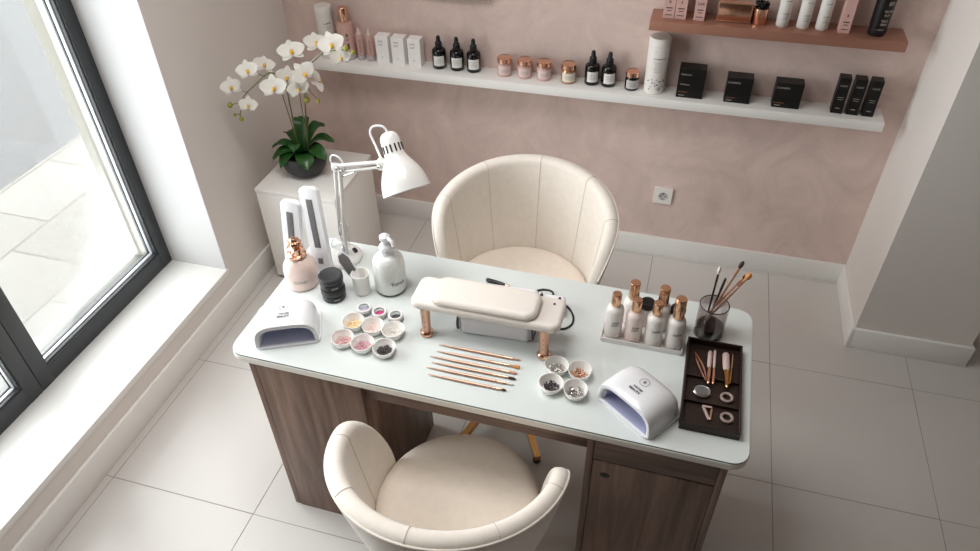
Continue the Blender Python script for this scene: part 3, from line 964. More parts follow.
MB().lathe([(0, 0.182), (0.012, 0.183), (0.0165, 0.191), (0.0155, 0.200), (0.008, 0.206), (0, 0.207)], 24).build('pump_head', 'white_plastic', sb)
MB().tube(smooth_path([(0.004, 0, 0.196), (0.018, -0.008, 0.197), (0.029, -0.013, 0.192), (0.032, -0.015, 0.180)], 5), 0.0058, 10).build('nozzle', 'white_plastic', sb)
MB().tube([(0, 0, 0.147), (0, 0, 0.10)], 0.004, 8).build('dip_tube', 'white_plastic', sb)
Print().word('Tumad', 0.016, cyl_map(0.0508, 0.050, R(-38)), 0.0002).build('lettering', 'ink', sb)

# ------------------------------------------------------------------ stacked black jars
def black_jar(label, loc):
    t = thing('cosmetic_jar', label, 'jar', loc, 0, 'stacked black jars')
    MB().lathe([(0, 0), (0.035, 0), (0.038, 0.003), (0.038, 0.022), (0.034, 0.026), (0, 0.026)], 36).build('jar', 'black_plastic', t)
    MB().lathe([(0, 0.0262), (0.0385, 0.0262), (0.040, 0.028), (0.040, 0.044), (0.038, 0.047), (0.033, 0.0475), (0.031, 0.046), (0, 0.046)], 36).build('lid', 'black_matte', t)
    Print().line(0.022, 0.006, cyl_map(0.0383, 0.013, R(-50))).build('label_print', 'ink_soft', t)
    t.scale = (0.92, 0.92, 0.9)
black_jar('black jar at the bottom of the stack by the pink soap bottle', (0.197, 0.303, H))
black_jar('black jar with an open rim on top of the stack of two', (0.195, 0.305, H + 0.0432))

# ------------------------------------------------------------------ white cup and the brush in it
cup = tag(MB().lathe([(0, 0), (0.020, 0), (0.0235, 0.003), (0.027, 0.070), (0.0272, 0.0745), (0.0255, 0.0745), (0.0245, 0.069), (0.021, 0.008), (0, 0.007)], 32).build('ceramic_cup', 'white_ceramic', None, (0.272, 0.345, H)),
          'small white ceramic cup holding a nail brush beside the clear soap bottle', 'cup')
br = thing('nail_brush', 'white nail brush with a grey pad standing in the ceramic cup', 'brush', (0.275, 0.348, H + 0.011))
bd = Vector((-0.34, 0.05, 0.60))
mt = align((0, 0, 0), bd, bd.cross(Vector((0.78, -1.45, 1.35))))
MB().prism([(-0.006, 0), (0.006, 0), (0.009, 0.045), (0.016, 0.064), (0.018, 0.115), (0.010, 0.135), (0, 0.142), (-0.010, 0.135), (-0.018, 0.115), (-0.016, 0.064), (-0.009, 0.045)], -0.004, 0.004, 0.0015, mtx=mt @ Matrix.Rotation(R(90), 4, 'X')).build('handle', 'white_plastic', br)
MB().prism([(-0.013, 0.066), (0.013, 0.066), (0.0150, 0.113), (0.008, 0.132), (-0.008, 0.132), (-0.0150, 0.113)], 0.0042, 0.0062, 0.0006, mtx=mt @ Matrix.Rotation(R(90), 4, 'X')).build('abrasive_pad', 'grit', br)

# ------------------------------------------------------------------ nail lamps
def nail_lamp(label, loc, rotz, liner, words):
    t = thing('nail_curing_lamp', label, 'nail lamp', loc, rotz, 'white nail curing lamps on the desk')
    hw, dep, ht = 0.088, 0.132, 0.074
    MB().prism(rrect(2 * hw + 0.008, dep + 0.008, 0.022, 0, 0), 0.0, 0.007, 0.002, smooth=False).build('base_plate', 'white_plastic', t)
    NA = 40
    def arch(w, h, zoff=0.007, p=0.50, q=0.62):
        out = []
        for k in range(NA + 1):
            a = PI * k / NA
            c, s = math.cos(a), math.sin(a)
            out.append((w * math.copysign(abs(c) ** p, c), zoff + h * max(0, s) ** q))
        return out
    rings = []
    # inside of the mouth, from the cavity to the rim, then over the outside to the back
    for yy, w, h in ((-0.050, hw - 0.016, ht - 0.024), (-0.058, hw - 0.014, ht - 0.021), (-0.0645, hw - 0.010, ht - 0.0155), (-0.0665, hw - 0.005, ht - 0.008), (-0.0655, hw - 0.001, ht - 0.003),
                     (-0.060, hw, ht), (-0.03, hw, ht + 0.004), (0.0, hw, ht + 0.005), (0.03, hw - 0.002, ht + 0.001), (0.046, hw - 0.006, ht - 0.008), (0.057, hw - 0.014, ht - 0.024), (0.063, hw - 0.024, ht - 0.044), (0.066, hw - 0.036, ht - 0.072)):
        rings.append([(x, yy, z) for x, z in arch(w, max(h, 0.001))])
    vs = sum(rings, [])
    n = NA + 1
    fs = []
    for i in range(len(rings) - 1):
        for k in range(NA):
            fs.append((i * n + k, i * n + k + 1, (i + 1) * n + k + 1, (i + 1) * n + k))
    fs.append(tuple((len(rings) - 1) * n + k for k in range(n)))
    MB().add(vs, fs, True).build('housing', 'white_plastic', t)
    lv = [[(x, yy, z) for x, z in arch(w, h)] for yy, w, h in ((-0.0625, hw - 0.0125, ht - 0.0185), (-0.02, hw - 0.022, ht - 0.030), (0.035, hw - 0.03, ht - 0.038))]
    vs = sum(lv, [])
    fs = []
    for i in range(2):
        for k in range(NA):
            fs.append((i * n + k, i * n + k + 1, (i + 1) * n + k + 1, (i + 1) * n + k))
    fs.append(tuple(2 * n + k for k in range(n)))
    MB().add(vs, fs, True).build('cavity_liner', liner, t)
    MB().box(-hw + 0.016, hw - 0.016, -0.062, 0.034, 0.0072, 0.0085).build('cavity_floor', liner, t)
    top = lambda x, y: (x, y, 0.007 + (ht + 0.0045) * max(0.0, 1 - (abs(x) / hw) ** 4.0) ** 0.31 + 0.0014 - 0.35 * max(0, abs(y) - 0.03) ** 1 * 0.12)
    em = Print()
    em.ring(0.0125, 0.0010, top, 0, 0.004)
    em.word('B', 0.013, top, 0.0002, 0, 0.004)
    em.build('emblem', 'ink', t)
    tx = Print()
    tx.word(words[0], 0.0085, top, 0.0002, 0.002, -0.023)
    tx.word(words[1], 0.0092, top, 0.0003, 0, -0.034)
    tx.build('lettering', 'ink', t)
nail_lamp('white nail curing lamp at the left front of the desk with a grey-blue mouth', (0.132, 0.136, H), R(25), 'navy', ('NAOMI', 'BEAUTY'))
nail_lamp('white nail curing lamp on the right beside the dark wooden tray', (1.142, 0.117, H), R(-36), 'lavender', ('NAOMI', 'BEAUTY'))

# ------------------------------------------------------------------ petal dishes with flakes and beads
def dish(label, x, y, r, group):
    b = MB()
    n = 40
    prof = [(0, 0), (0.55, 0.0), (0.72, 0.06), (0.93, 0.55), (1.0, 1.0), (0.955, 1.0), (0.87, 0.56), (0.66, 0.14), (0, 0.12)]
    vs, fs, rings = [], [], []
    ph = random.uniform(0, 2 * PI)
    for rr, z in prof:
        if rr == 0:
            rings.append([len(vs)])
            vs.append((0, 0, z * 0.026))
        else:
            ring = []
            for k in range(n):
                a = 2 * PI * k / n
                wob = 1 + 0.035 * rr * math.cos(4 * a + ph)
                ring.append(len(vs))
                vs.append((r * rr * wob * math.cos(a), r * rr * wob * math.sin(a), z * (0.026 + 0.002 * math.sin(3 * a + ph))))
            rings.append(ring)
    for a, c in zip(rings, rings[1:]):
        for k in range(n):
            k2 = (k + 1) % n
            if len(a) == 1:
                fs.append((a[0], c[k2], c[k]))
            elif len(c) == 1:
                fs.append((a[k], a[k2], c[0]))
            else:
                fs.append((a[k], a[k2], c[k2], c[k]))
    b.add(vs, fs, True)
    return tag(b.build('ceramic_dish', 'white_ceramic', None, (x, y, H)), label, 'dish', group)
def heap(label, x, y, material, kind, rad=0.019, count=46, size=0.0026, name='nail_decoration'):
    m = MB()
    rnd = random.Random(sum(map(ord, label)))
    for k in range(count):
        a, d = rnd.uniform(0, 2 * PI), rad * math.sqrt(rnd.uniform(0, 1))
        z = 0.0045 + size * 0.7 + 0.004 * (1 - (d / rad) ** 2) * rnd.uniform(0, 1) + 0.0035 * (d / rad) ** 2
        s = size * rnd.uniform(0.7, 1.2)
        mt = Matrix.Translation((d * math.cos(a), d * math.sin(a), z)) @ Matrix.Rotation(rnd.uniform(0, 6), 4, 'Z') @ Matrix.Rotation(rnd.uniform(-0.6, 0.6), 4, 'X')
        if kind == 'flake':
            m.prism([(s * 1.3 * math.cos(q * PI / 3), s * math.sin(q * PI / 3)) for q in range(6)], -s * 0.25, s * 0.25, mtx=mt)
        elif kind == 'ring':
            m.tube([(1.5 * s * math.cos(q * PI / 5), 1.5 * s * math.sin(q * PI / 5), 0) for q in range(10)], 0.42 * s, 5, closed=True, mtx=mt)
        else:
            m.lathe([(0, -s), (0.7 * s, -0.7 * s), (s, 0), (0.7 * s, 0.7 * s), (0, s)], 8, mt)
    return tag(m.build(name, material, None, (x, y, H)), label, 'decoration', None, 'stuff')
GL, GR = 'six dishes by the left nail lamp', 'four dishes by the armrest foot'
for lab, hl, x, y, mt_, kd in (
        ('white dish of pale gold flakes, rear left of the group of six', 'pale gold flakes in the rear left dish of six', 0.309, 0.196, 'bead_gold', 'flake'),
        ('white dish of blush flakes, rear middle of the group of six', 'blush flakes in the rear middle dish of six', 0.371, 0.194, 'bead_blush', 'flake'),
        ('white dish of white flakes, rear right of the group of six', 'white flakes in the rear right dish of six', 0.434, 0.193, 'bead_white', 'flake'),
        ('white dish of pink flakes, front left of the group of six', 'pink flakes in the front left dish of six', 0.308, 0.126, 'bead_pink', 'flake'),
        ('white dish of rose confetti, front middle of the group of six', 'rose confetti in the front middle dish of six', 0.370, 0.122, 'bead_rose', 'flake'),
        ('white dish of dark beads, front right of the group of six', 'dark beads in the front right dish of six', 0.436, 0.121, 'bead_dark', 'bead')):
    dish(lab, x, y, 0.0325, GL)
    heap(hl, x, y, mt_, kd, 0.0205, 150, 0.0024)
for lab, hl, x, y, mt_, kd in (
        ('white dish of silver beads next to the right copper armrest foot', 'silver beads in the dish by the copper armrest foot', 0.911, 0.180, 'bead_silver', 'bead'),
        ('white dish of copper beads, rear right of the four dishes', 'copper beads in the rear right dish of four', 0.974, 0.178, 'bead_copper', 'bead'),
        ('white dish of dark grey beads, front left of the four dishes', 'dark grey beads in the front left dish of four', 0.910, 0.114, 'bead_dark', 'bead'),
        ('white dish of tiny silver rings, front right of the four dishes', 'tiny silver rings in the front right dish of four', 0.975, 0.110, 'bead_silver', 'ring')):
    dish(lab, x, y, 0.0325, GR)
    heap(hl, x, y, mt_, kd, 0.0195, 90 if kd == 'bead' else 44, 0.0025)

def glitter_pot(label, x, y, powder):
    t = thing('glitter_pot', label, 'pot', (x, y, H), 0, 'clear glitter pots behind the six dishes')
    MB().lathe([(0, 0), (0.0205, 0), (0.0215, 0.002), (0.0215, 0.012), (0.0195, 0.012), (0.0195, 0.003), (0, 0.003)], 28).build('pot', 'clear_lid', t)
    MB().lathe([(0, 0.0035), (0.0125, 0.0035), (0.013, 0.009), (0.008, 0.011), (0, 0.0115)], 20).build('powder', powder, t)
    MB().lathe([(0.0188, 0.0125), (0.0218, 0.0125), (0.0222, 0.014), (0.0222, 0.018), (0.0205, 0.0205), (0.0165, 0.0205), (0.0155, 0.019), (0.0165, 0.0165), (0.0188, 0.0160), (0.0188, 0.0125)], 28).build('lid_ring', 'acrylic', t)
glitter_pot('clear pot of lilac glitter behind the six dishes, nearest the black jars', 0.314, 0.262, 'lilac_powder')
glitter_pot('clear pot of magenta glitter behind the six dishes', 0.364, 0.258, 'magenta')
glitter_pot('clear pot of dark grey glitter behind the six dishes', 0.416, 0.256, 'grey_powder')

# ------------------------------------------------------------------ armrest
ar = thing('armrest', 'cream padded hand rest on two rose-gold legs across the desk', 'armrest', (0.695, 0.270, H))
arot = Matrix.Translation((0, 0.0, 0))
def pad(mb, w, d, z0, z1, r, bev, cx=0.0, cy=0.0, seg=5):
    """upholstered block: rounded corners and softly rolled top and bottom edges"""
    rings = []
    for zc, sg in ((z0 + bev, -1), (z1 - bev, 1)):
        ks = range(seg, -1, -1) if sg < 0 else range(seg + 1)
        for k in ks:
            a = PI / 2 * k / seg
            ins = bev * (1 - math.cos(a))
            rings.append([(x, y, zc + sg * bev * math.sin(a)) for x, y in rrect(w - 2 * ins, d - 2 * ins, max(0.001, r - ins), cx, cy, 8)])
    n = len(rings[0])
    vs = sum(rings, [])
    fs = [tuple(range(n - 1, -1, -1)), tuple((len(rings) - 1) * n + k for k in range(n))]
    for i in range(len(rings) - 1):
        for k in range(n):
            fs.append((i * n + k, i * n + (k + 1) % n, (i + 1) * n + (k + 1) % n, (i + 1) * n + k))
    mb.add(vs, fs, True)
pm = MB(); pad(pm, 0.424, 0.122, 0.100, 0.129, 0.026, 0.012); pm.build('base_pad', 'armpad', ar)
pm = MB(); pad(pm, 0.302, 0.112, 0.124, 0.149, 0.034, 0.015, -0.004, -0.002); pm.build('cushion', 'armpad', ar)
for sx in (-1, 1):
    lg = MB().tube([(sx * 0.170, -0.046, 0.105), (sx * 0.171, -0.046, 0.014)], [0.0145, 0.0125], 20).build('leg', 'copper_brush', ar)
    MB().lathe([(0, 0), (0.018, 0), (0.0195, 0.004), (0.0195, 0.010), (0.015, 0.015), (0, 0.015)], 24, Matrix.Translation((sx * 0.171, -0.046, 0))).build('foot', 'copper', lg)
    for k in range(3):
        MB().lathe([(0, 0), (0.0018, 0), (0.0018, -0.002)], 8, align((sx * 0.170, -0.0601 + k * 0.0004, 0.075 - 0.018 * k), (0, -1, 0))).build('adjusting_hole', 'ink_tan', lg)
MB().lathe([(0, 0), (0.003, 0), (0.003, 0.003), (0, 0.003)], 12, Matrix.Translation((0.180, 0.030, 0.1285))).build('rivet', 'black_plastic', ar)

# dust collector under the hand rest
dc = thing('dust_collector', 'white box-shaped nail dust collector under the hand rest', 'dust collector', (0.712, 0.336, H), R(3))
bx = MB()
pad(bx, 0.200, 0.165, 0.0, 0.066, 0.012, 0.014)
bx.build('housing', 'device', dc)
for sx in (-1, 1):
    st = []
    for k in range(25):
        a = 2 * PI * k / 24
        st.append((sx * 0.1035 + sx * 0.004, 0.082 * math.copysign(abs(math.cos(a)) ** 0.7, math.cos(a)), 0.034 + 0.031 * math.copysign(abs(math.sin(a)) ** 0.6, math.sin(a))))
    MB().tube(st[:-1], 0.0036, 8, closed=True).build('edge_strap', 'strap', dc)
    MB().box(sx * 0.1035 - 0.0035, sx * 0.1035 + 0.0035, -0.076, 0.076, 0.008, 0.060, 0.003).build('side_grille', 'device', dc)
MB().box(0.0, 0.092, 0.078, 0.118, 0.0, 0.030, 0.008, 3).build('filter_box', 'device', dc)

# hand drill and cables behind the hand rest
dr = thing('nail_drill', 'slim black nail drill pen lying behind the hand rest', 'nail drill', (0.655, 0.483, H))
mt = Matrix.Translation((0, 0, 0.0075)) @ Matrix.Rotation(R(-10), 4, 'Z') @ Matrix.Rotation(R(90), 4, 'Y')
MB().lathe([(0, -0.030), (0.0045, -0.030), (0.0065, -0.026), (0.0072, 0.0), (0.0066, 0.025), (0.0045, 0.034), (0, 0.034)], 20, mt).build('body', 'black_plastic', dr)
MB().lathe([(0, 0.034), (0.0042, 0.034), (0.0040, 0.046), (0.0022, 0.050), (0, 0.050)], 16, mt).build('collet', 'copper', dr)
MB().lathe([(0, 0.050), (0.0012, 0.050), (0.0012, 0.062), (0, 0.062)], 10, mt).build('drill_bit', 'silver', dr)
cb = smooth_path([(0.735, 0.472, H + 0.0032), (0.775, 0.475, H + 0.0032), (0.805, 0.492, H + 0.0032), (0.832, 0.490, H + 0.0032), (0.838, 0.472, H + 0.0032), (0.822, 0.462, H + 0.0032), (0.835, 0.452, H + 0.0032), (0.862, 0.447, H + 0.0032), (0.892, 0.434, H + 0.0032), (0.914, 0.402, H + 0.0032), (0.918, 0.368, H + 0.0032), (0.904, 0.344, H + 0.0032), (0.882, 0.338, H + 0.0032), (0.862, 0.352, H + 0.0032), (0.845, 0.36, H + 0.0032)], 8)
tag(MB().tube(cb, 0.0030, 8).build('power_cable', 'black_rubber'), 'black cable looping out from behind the right end of the hand rest', 'cable')
glb = thing('charging_dock', 'small white charging dock behind the right end of the hand rest', 'dock', (0.858, 0.412, H), R(8))
# ------------------------------------------------------------------ six brushes in a row
def nail_brush_row(label, x0, x1, y, hair, hl, hw, ferr, cap=False):
    t = thing('nail_art_brush', label, 'brush', (x0, y, H + 0.0042), 0, 'six nail art brushes laid in a row')
    L = x1 - x0
    mt = Matrix.Rotation(R(90), 4, 'Y')
    e = L - hl
    MB().lathe([(0, 0), (0.0011, 0.0015), (0.0022, 0.03), (0.0034, 0.07), (0.0040, e * 0.55), (0.0034, e - ferr)], 12, mt).build('handle', 'copper_brush', t)
    MB().lathe([(0.0034, e - ferr), (0.0037, e - ferr + 0.001), (0.0035, e - 0.006), (0.0028, e), (0, e)], 12, mt).build('ferrule', 'copper', t)
    if hair == 'fan':
        MB().lathe([(0.0026, e - 0.002), (0.0036, e + hl * 0.4), (0.0052, e + hl * 0.95), (0.0046, L), (0, L)], 12, mt, sx=0.7, sy=hw).build('bristles', 'bristle_tan', t)
    else:
        MB().lathe([(0.0026, e - 0.002), (0.0036, e + hl * 0.3), (0.0034, e + hl * 0.6), (0.0016, e + hl * 0.9), (0, L)], 12, mt, sx=0.8, sy=hw).build('bristles', hair, t)
nail_brush_row('copper nail brush with a thin liner tip, rearmost of the six in the row', 0.571, 0.811, 0.1885, 'bristle_pink', 0.022, 0.5, 0.03)
nail_brush_row('copper nail brush with an orange fan tip, second from the rear', 0.573, 0.812, 0.1625, 'fan', 0.024, 1.2, 0.06)
nail_brush_row('copper nail brush with a rounded pink tip, third from the rear', 0.562, 0.812, 0.1395, 'bristle_pink', 0.018, 1.2, 0.03)
nail_brush_row('copper nail brush with a dark oval tip, fourth from the rear', 0.573, 0.814, 0.1195, 'bristle', 0.020, 1.2, 0.05)
nail_brush_row('copper nail brush with a pale pointed tip, second from the front', 0.566, 0.814, 0.0985, 'bristle_white', 0.022, 0.8, 0.03)
nail_brush_row('copper nail brush with a short black tip, frontmost of the six in the row', 0.580, 0.799, 0.0745, 'bristle', 0.012, 0.9, 0.03)

# ------------------------------------------------------------------ tray of polish bottles
rk = thing('bottle_tray', 'clear white acrylic tray holding gold-capped polish bottles', 'tray', (1.119, 0.385, H))
MB().prism(rrect(0.226, 0.128, 0.006), 0.0, 0.006, 0.001).build('tray_floor', 'acrylic', rk)
for q in ((-0.113, 0.113, -0.064, -0.061), (-0.113, 0.113, 0.061, 0.064), (-0.113, -0.110, -0.061, 0.061), (0.110, 0.113, -0.061, 0.061)):
    MB().box(*q, 0.006, 0.016, 0.0008, 1).build('rim', 'acrylic', rk)
def polish(label, x, y, body, hb, hc, word, cap_r=0.0135, r=0.0245, a0=-75):
    t = thing('polish_bottle', label, 'bottle', (x, y, H + 0.0062), 0, 'gold-capped polish bottles on the acrylic tray')
    MB().lathe([(0, 0), (r - 0.003, 0), (r, 0.003), (r, hb - 0.017), (r - 0.002, hb - 0.009), (r - 0.010, hb - 0.002), (0.012, hb), (0, hb)], 32).build('bottle', body, t)
    MB().lathe([(0, hb), (cap_r - 0.0005, hb), (cap_r, hb + 0.001), (cap_r * 0.97, hb + hc - 0.002), (cap_r * 0.90, hb + hc), (0, hb + hc)], 28).build('cap', 'copper_cap', t)
    f = cyl_map(r + 0.0004, hb * 0.52, R(a0))
    Print().word(word[0], 0.0088, f, 0.0003, 0, 0.004).word(word[1], 0.0075, f, 0.0002, -0.001, -0.005).build('lettering', 'ink', t)
    Print().line(0.034, 0.0025, cyl_map(r + 0.0003, 0.020, R(a0))).build('label_stripe', 'blush', t)
M['copper_cap'] = mat('champagne_gold_cap', rgb(226, 184, 150), 0.24, metal=1.0, vary=0.03, scale=40, stretch=(8, 8, 1))
polish('white polish bottle with a low gold cap, leftmost in the front row', 1.036, 0.354, 'frosted', 0.112, 0.040, ('CAN', 'COAT'))
polish('blush polish bottle with a gold cap, second in the front row', 1.092, 0.352, 'frosted_pink', 0.106, 0.040, ('CAN', 'COAT'))
polish('white polish bottle with a gold cap, third in the front row', 1.148, 0.350, 'frosted', 0.108, 0.040, ('CANY', ''))
polish('white polish bottle with the tallest gold cap, at the right end of the front row', 1.204, 0.352, 'frosted', 0.108, 0.066, ('CANY', ''), 0.0155)
polish('tall gold-capped bottle in the back row, left of the black lids', 1.078, 0.418, 'frosted', 0.092, 0.056, ('', ''), 0.0150)
polish('tall gold-capped bottle in the back row, between the two black lids', 1.160, 0.416, 'frosted', 0.092, 0.056, ('', ''), 0.0150)
def lidded(label, x, y):
    t = thing('cosmetic_jar', label, 'jar', (x, y, H + 0.0062), 0, 'black-lidded jars behind the polish bottles')
    MB().lathe([(0, 0), (0.018, 0), (0.020, 0.003), (0.020, 0.058), (0.018, 0.062), (0, 0.062)], 28).build('jar', 'frosted', t)
    MB().lathe([(0, 0.0622), (0.0205, 0.0622), (0.0215, 0.064), (0.0215, 0.078), (0.0195, 0.081), (0, 0.081)], 28).build('lid', 'black_plastic', t)
lidded('white jar with a black lid between the two tall back-row caps', 1.119, 0.424)
lidded('white jar with a black lid behind the tallest gold cap', 1.204, 0.420)

# ------------------------------------------------------------------ smoked glass cup with brushes
sc_ = thing('brush_glass', 'smoked glass tumbler holding brushes at the right rear of the desk', 'glass', (1.297, 0.432, H))
MB().lathe([(0, 0), (0.038, 0), (0.0405, 0.003), (0.0405, 0.108), (0.0395, 0.110), (0.0378, 0.108), (0.0375, 0.010), (0, 0.009)], 44).build('tumbler', 'smoke_glass', sc_)
MB().tube([(0.0392 * math.cos(2 * PI * k / 40), 0.0392 * math.sin(2 * PI * k / 40), 0.1095) for k in range(40)], 0.0016, 8, closed=True).build('rim', 'ink', sc_)
MB().lathe([(0, 0.0095), (0.0365, 0.0095), (0.0365, 0.034), (0.033, 0.037), (0, 0.036)], 32).build('dark_filling', M['bead_dark'], sc_)
def cup_brush(label, a, b, hr, tipmat, tl, tr, ferr=0.03):
    t = thing('makeup_brush', label, 'brush', a, 0, 'brushes in the smoked glass tumbler')
    a = Vector(a); b = Vector(b)
    L = (b - a).length
    mt = align((0, 0, 0), b - a)
    e = L - tl
    MB().lathe([(0, 0), (hr * 0.6, 0.001), (hr, e * 0.5), (hr * 0.9, e - ferr)], 12, mt).build('handle', 'black_plastic' if 'black' in label else 'copper_brush', t)
    MB().lathe([(hr * 0.9, e - ferr), (hr * 1.05, e - ferr + 0.001), (hr * 1.0, e), (0, e)], 12, mt).build('ferrule', 'black_plastic' if 'black' in label else 'copper', t)
    MB().lathe([(hr * 0.9, e - 0.001), (tr, e + tl * 0.35), (tr * 0.9, e + tl * 0.7), (tr * 0.3, e + tl * 0.95), (0, L)], 12, mt).build('bristles', tipmat, t)
zb_ = H + 0.040
cup_brush('black-handled brush with a white tip, leftmost in the tumbler', (1.283, 0.425, zb_), (1.287, 0.435, 0.992), 0.0030, 'bristle_white', 0.026, 0.0048)
cup_brush('short black brush leaning right in the tumbler', (1.290, 0.440, zb_), (1.310, 0.450, 0.945), 0.0034, 'bristle', 0.02, 0.0036)
cup_brush('tall copper brush with a dark brown tip in the tumbler', (1.283, 0.436, zb_), (1.341, 0.436, 1.020), 0.0036, 'bristle', 0.026, 0.0058)
cup_brush('copper brush with a wide orange tip leaning furthest right in the tumbler', (1.279, 0.428, zb_), (1.366, 0.428, 0.990), 0.0040, 'bristle_tan', 0.024, 0.0080)
cup_brush('slim copper brush nestled against the orange-tipped brush', (1.272, 0.436, zb_), (1.357, 0.436, 0.978), 0.0028, 'bristle', 0.016, 0.0036)

# ------------------------------------------------------------------ dark wooden tray with tools
tr = thing('wooden_tray', 'dark wooden tray with three compartments at the right front of the desk', 'tray', (1.316, 0.224, H))
tw, td = 0.146, 0.308
MB().box(-tw / 2, tw / 2, -td / 2, td / 2, 0, 0.006).build('tray_floor', 'wood_dark', tr)
for q in ((-tw / 2, tw / 2, -td / 2, -td / 2 + 0.005), (-tw / 2, tw / 2, td / 2 - 0.005, td / 2), (-tw / 2, -tw / 2 + 0.005, -td / 2 + 0.005, td / 2 - 0.005), (tw / 2 - 0.005, tw / 2, -td / 2 + 0.005, td / 2 - 0.005)):
    MB().box(*q, 0.006, 0.026, 0.0008, 1).build('side_wall', 'wood_dark', tr)
for yy in (0.022, -0.066):
    MB().box(-tw / 2 + 0.005, tw / 2 - 0.005, yy - 0.002, yy + 0.002, 0.006, 0.016, 0.0006, 1).build('divider', 'wood_dark', tr)
ZT_ = H + 0.0062
def tool(name, label, cat, a, b, handle, r0, r1, hs=0.55, tip='gold', z0=0.0075, z1=0.0175, flat=1.0):
    t = thing(name, label, cat, (a[0], a[1], ZT_), 0, 'manicure tools in the wooden tray')
    v = Vector((b[0] - a[0], b[1] - a[1], 0))
    P = lambda u: (v.x * u, v.y * u, z0 + (z1 - z0) * u)
    MB().tube([P(0), P(0.04), P(hs * 0.7), P(hs)], [r0 * 0.7, r0, r0, r0 * 0.8], 12, flat=flat).build('handle', handle, t)
    MB().tube([P(hs), P(0.8), P(0.97), P(1)], [r0 * 0.8, r1 * 1.3, r1, r1 * 0.4], 10, flat=flat).build('tip', tip, t)
    return t
# copper tweezers: two sprung blades
tz = thing('tweezers', 'copper tweezers lying aslant in the rear left of the wooden tray', 'tweezers', (1.266, 0.335, ZT_), 0, 'manicure tools in the wooden tray')
for s in (-1, 1):
    P = [Vector((0.033 * u + s * 0.0052 * math.sin(PI * u) + 0.0006 * s, -0.108 * u, 0.0062 + 0.010 * u)) for u in [k / 10 for k in range(11)]]
    MB().tube(P, [0.0012 + 0.0022 * math.sin(PI * min(1, k / 10 * 0.9 + 0.1)) for k in range(11)], 8).build('blade', 'copper', tz)
tool('cuticle_pusher', 'pink-handled gold cuticle pusher, left of the upright pair in the tray', 'tool', (1.306, 0.345, ZT_), (1.304, 0.216, 0), 'lilac', 0.0062, 0.0040, 0.52, 'copper')
tool('cuticle_pusher', 'slim pink-handled gold pusher, right of the upright pair in the tray', 'tool', (1.3185, 0.352, ZT_), (1.3165, 0.219, 0), 'lilac', 0.0042, 0.0034, 0.55, 'copper')
tool('nail_clipper', 'wide pink-handled gold nipper in the rear right of the tray', 'tool', (1.347, 0.345, ZT_), (1.352, 0.215, 0), 'lilac', 0.0098, 0.0046, 0.52, 'gold', 0.0102, 0.0175, 0.8)
tool('cuticle_pusher', 'thin gold stick crossing beside the wide nipper in the tray', 'tool', (1.3668, 0.364, ZT_), (1.3585, 0.230, 0), 'copper', 0.0032, 0.0028, 0.55, 'gold', 0.0045, 0.0175)
t = thing('mirror_disc', 'round silver mirror disc in the middle compartment of the wooden tray', 'mirror', (1.292, 0.196, ZT_), 0, 'manicure tools in the wooden tray')
MB().lathe([(0, 0.001), (0.020, 0.001), (0.0235, 0.003), (0.0235, 0.008), (0.0205, 0.0105), (0.0175, 0.0095), (0, 0.008)], 32, Matrix.Translation((0, 0, 0)), sx=1.0, sy=0.86).build('rim', 'silver', t)
MB().lathe([(0, 0.0090), (0.0165, 0.0096), (0.0165, 0.0085), (0, 0.0085)], 28, sx=1.0, sy=0.86).build('mirror', 'grit', t)
def ring_thing(label, x, y):
    m = MB()
    m.tube([(0.0135 * math.cos(2 * PI * k / 28), 0.0135 * math.sin(2 * PI * k / 28), 0.0042) for k in range(28)], 0.0042, 10, closed=True)
    tag(m.build('tape_ring', 'ring_grey', None, (x, y, ZT_)), label, 'ring', 'manicure tools in the wooden tray')
ring_thing('pinkish ring in the middle compartment of the wooden tray', 1.355, 0.193)
ring_thing('pinkish ring in the front compartment of the wooden tray', 1.357, 0.126)
cl = thing('hair_clip', 'small pink and gold V-shaped clip at the front of the wooden tray', 'clip', (1.306, 0.150, ZT_), 0, 'manicure tools in the wooden tray')
MB().box(-0.0035, 0.0035, -0.045, 0.0, 0.0, 0.006, 0.0015, mtx=Matrix.Translation((-0.009, 0, 0)) @ Matrix.Rotation(R(22), 4, 'Z')).build('arm', 'lilac', cl)
MB().box(-0.0025, 0.0025, -0.042, -0.004, 0.0, 0.006, 0.0012, mtx=Matrix.Translation((0.013, 0, 0)) @ Matrix.Rotation(R(-3), 4, 'Z')).build('arm', 'copper', cl)
MB().box(-0.010, 0.014, -0.006, 0.0, 0.0062, 0.0085, 0.001).build('bridge', 'lilac', cl)

# ------------------------------------------------------------------ goods on the white shelf
YS = YB - 0.066
t = thing('lotion_bottle', 'tall white cylinder at the left end of the white shelf behind the orchid', 'bottle', (-0.452, 1.680, ZL))
MB().lathe([(0, 0), (0.034, 0), (0.037, 0.003), (0.037, 0.195), (0.0365, 0.1955), (0, 0.1955)], 36).build('bottle', 'white_matte', t)
MB().lathe([(0, 0.1958), (0.0368, 0.1958), (0.037, 0.197), (0.037, 0.226), (0.034, 0.230), (0, 0.230)], 36).build('lid', 'white_matte', t)
f = cyl_map(0.0373, 0.160, R(-45))
p = Print().word('LUMO', 0.012, f, 0.0003)
for k in range(3):
    p.line(0.024 - 0.004 * k, 0.002, f, 0, -0.014 - 0.009 * k)
p.build('lettering', 'ink_soft', t)
t = thing('foundation_bottle', 'pink lotion bottle with a copper cap at the left of the white shelf', 'bottle', (-0.362, 1.688, ZL))
MB().lathe([(0, 0), (0.033, 0), (0.037, 0.004), (0.038, 0.012), (0.038, 0.022), (0.0355, 0.022)], 36).build('glass_foot', 'label_grey', t)
MB().lathe([(0, 0.0225), (0.037, 0.0225), (0.037, 0.150), (0.034, 0.160), (0.022, 0.165), (0, 0.165)], 36).build('bottle', 'pink_lotion', t)
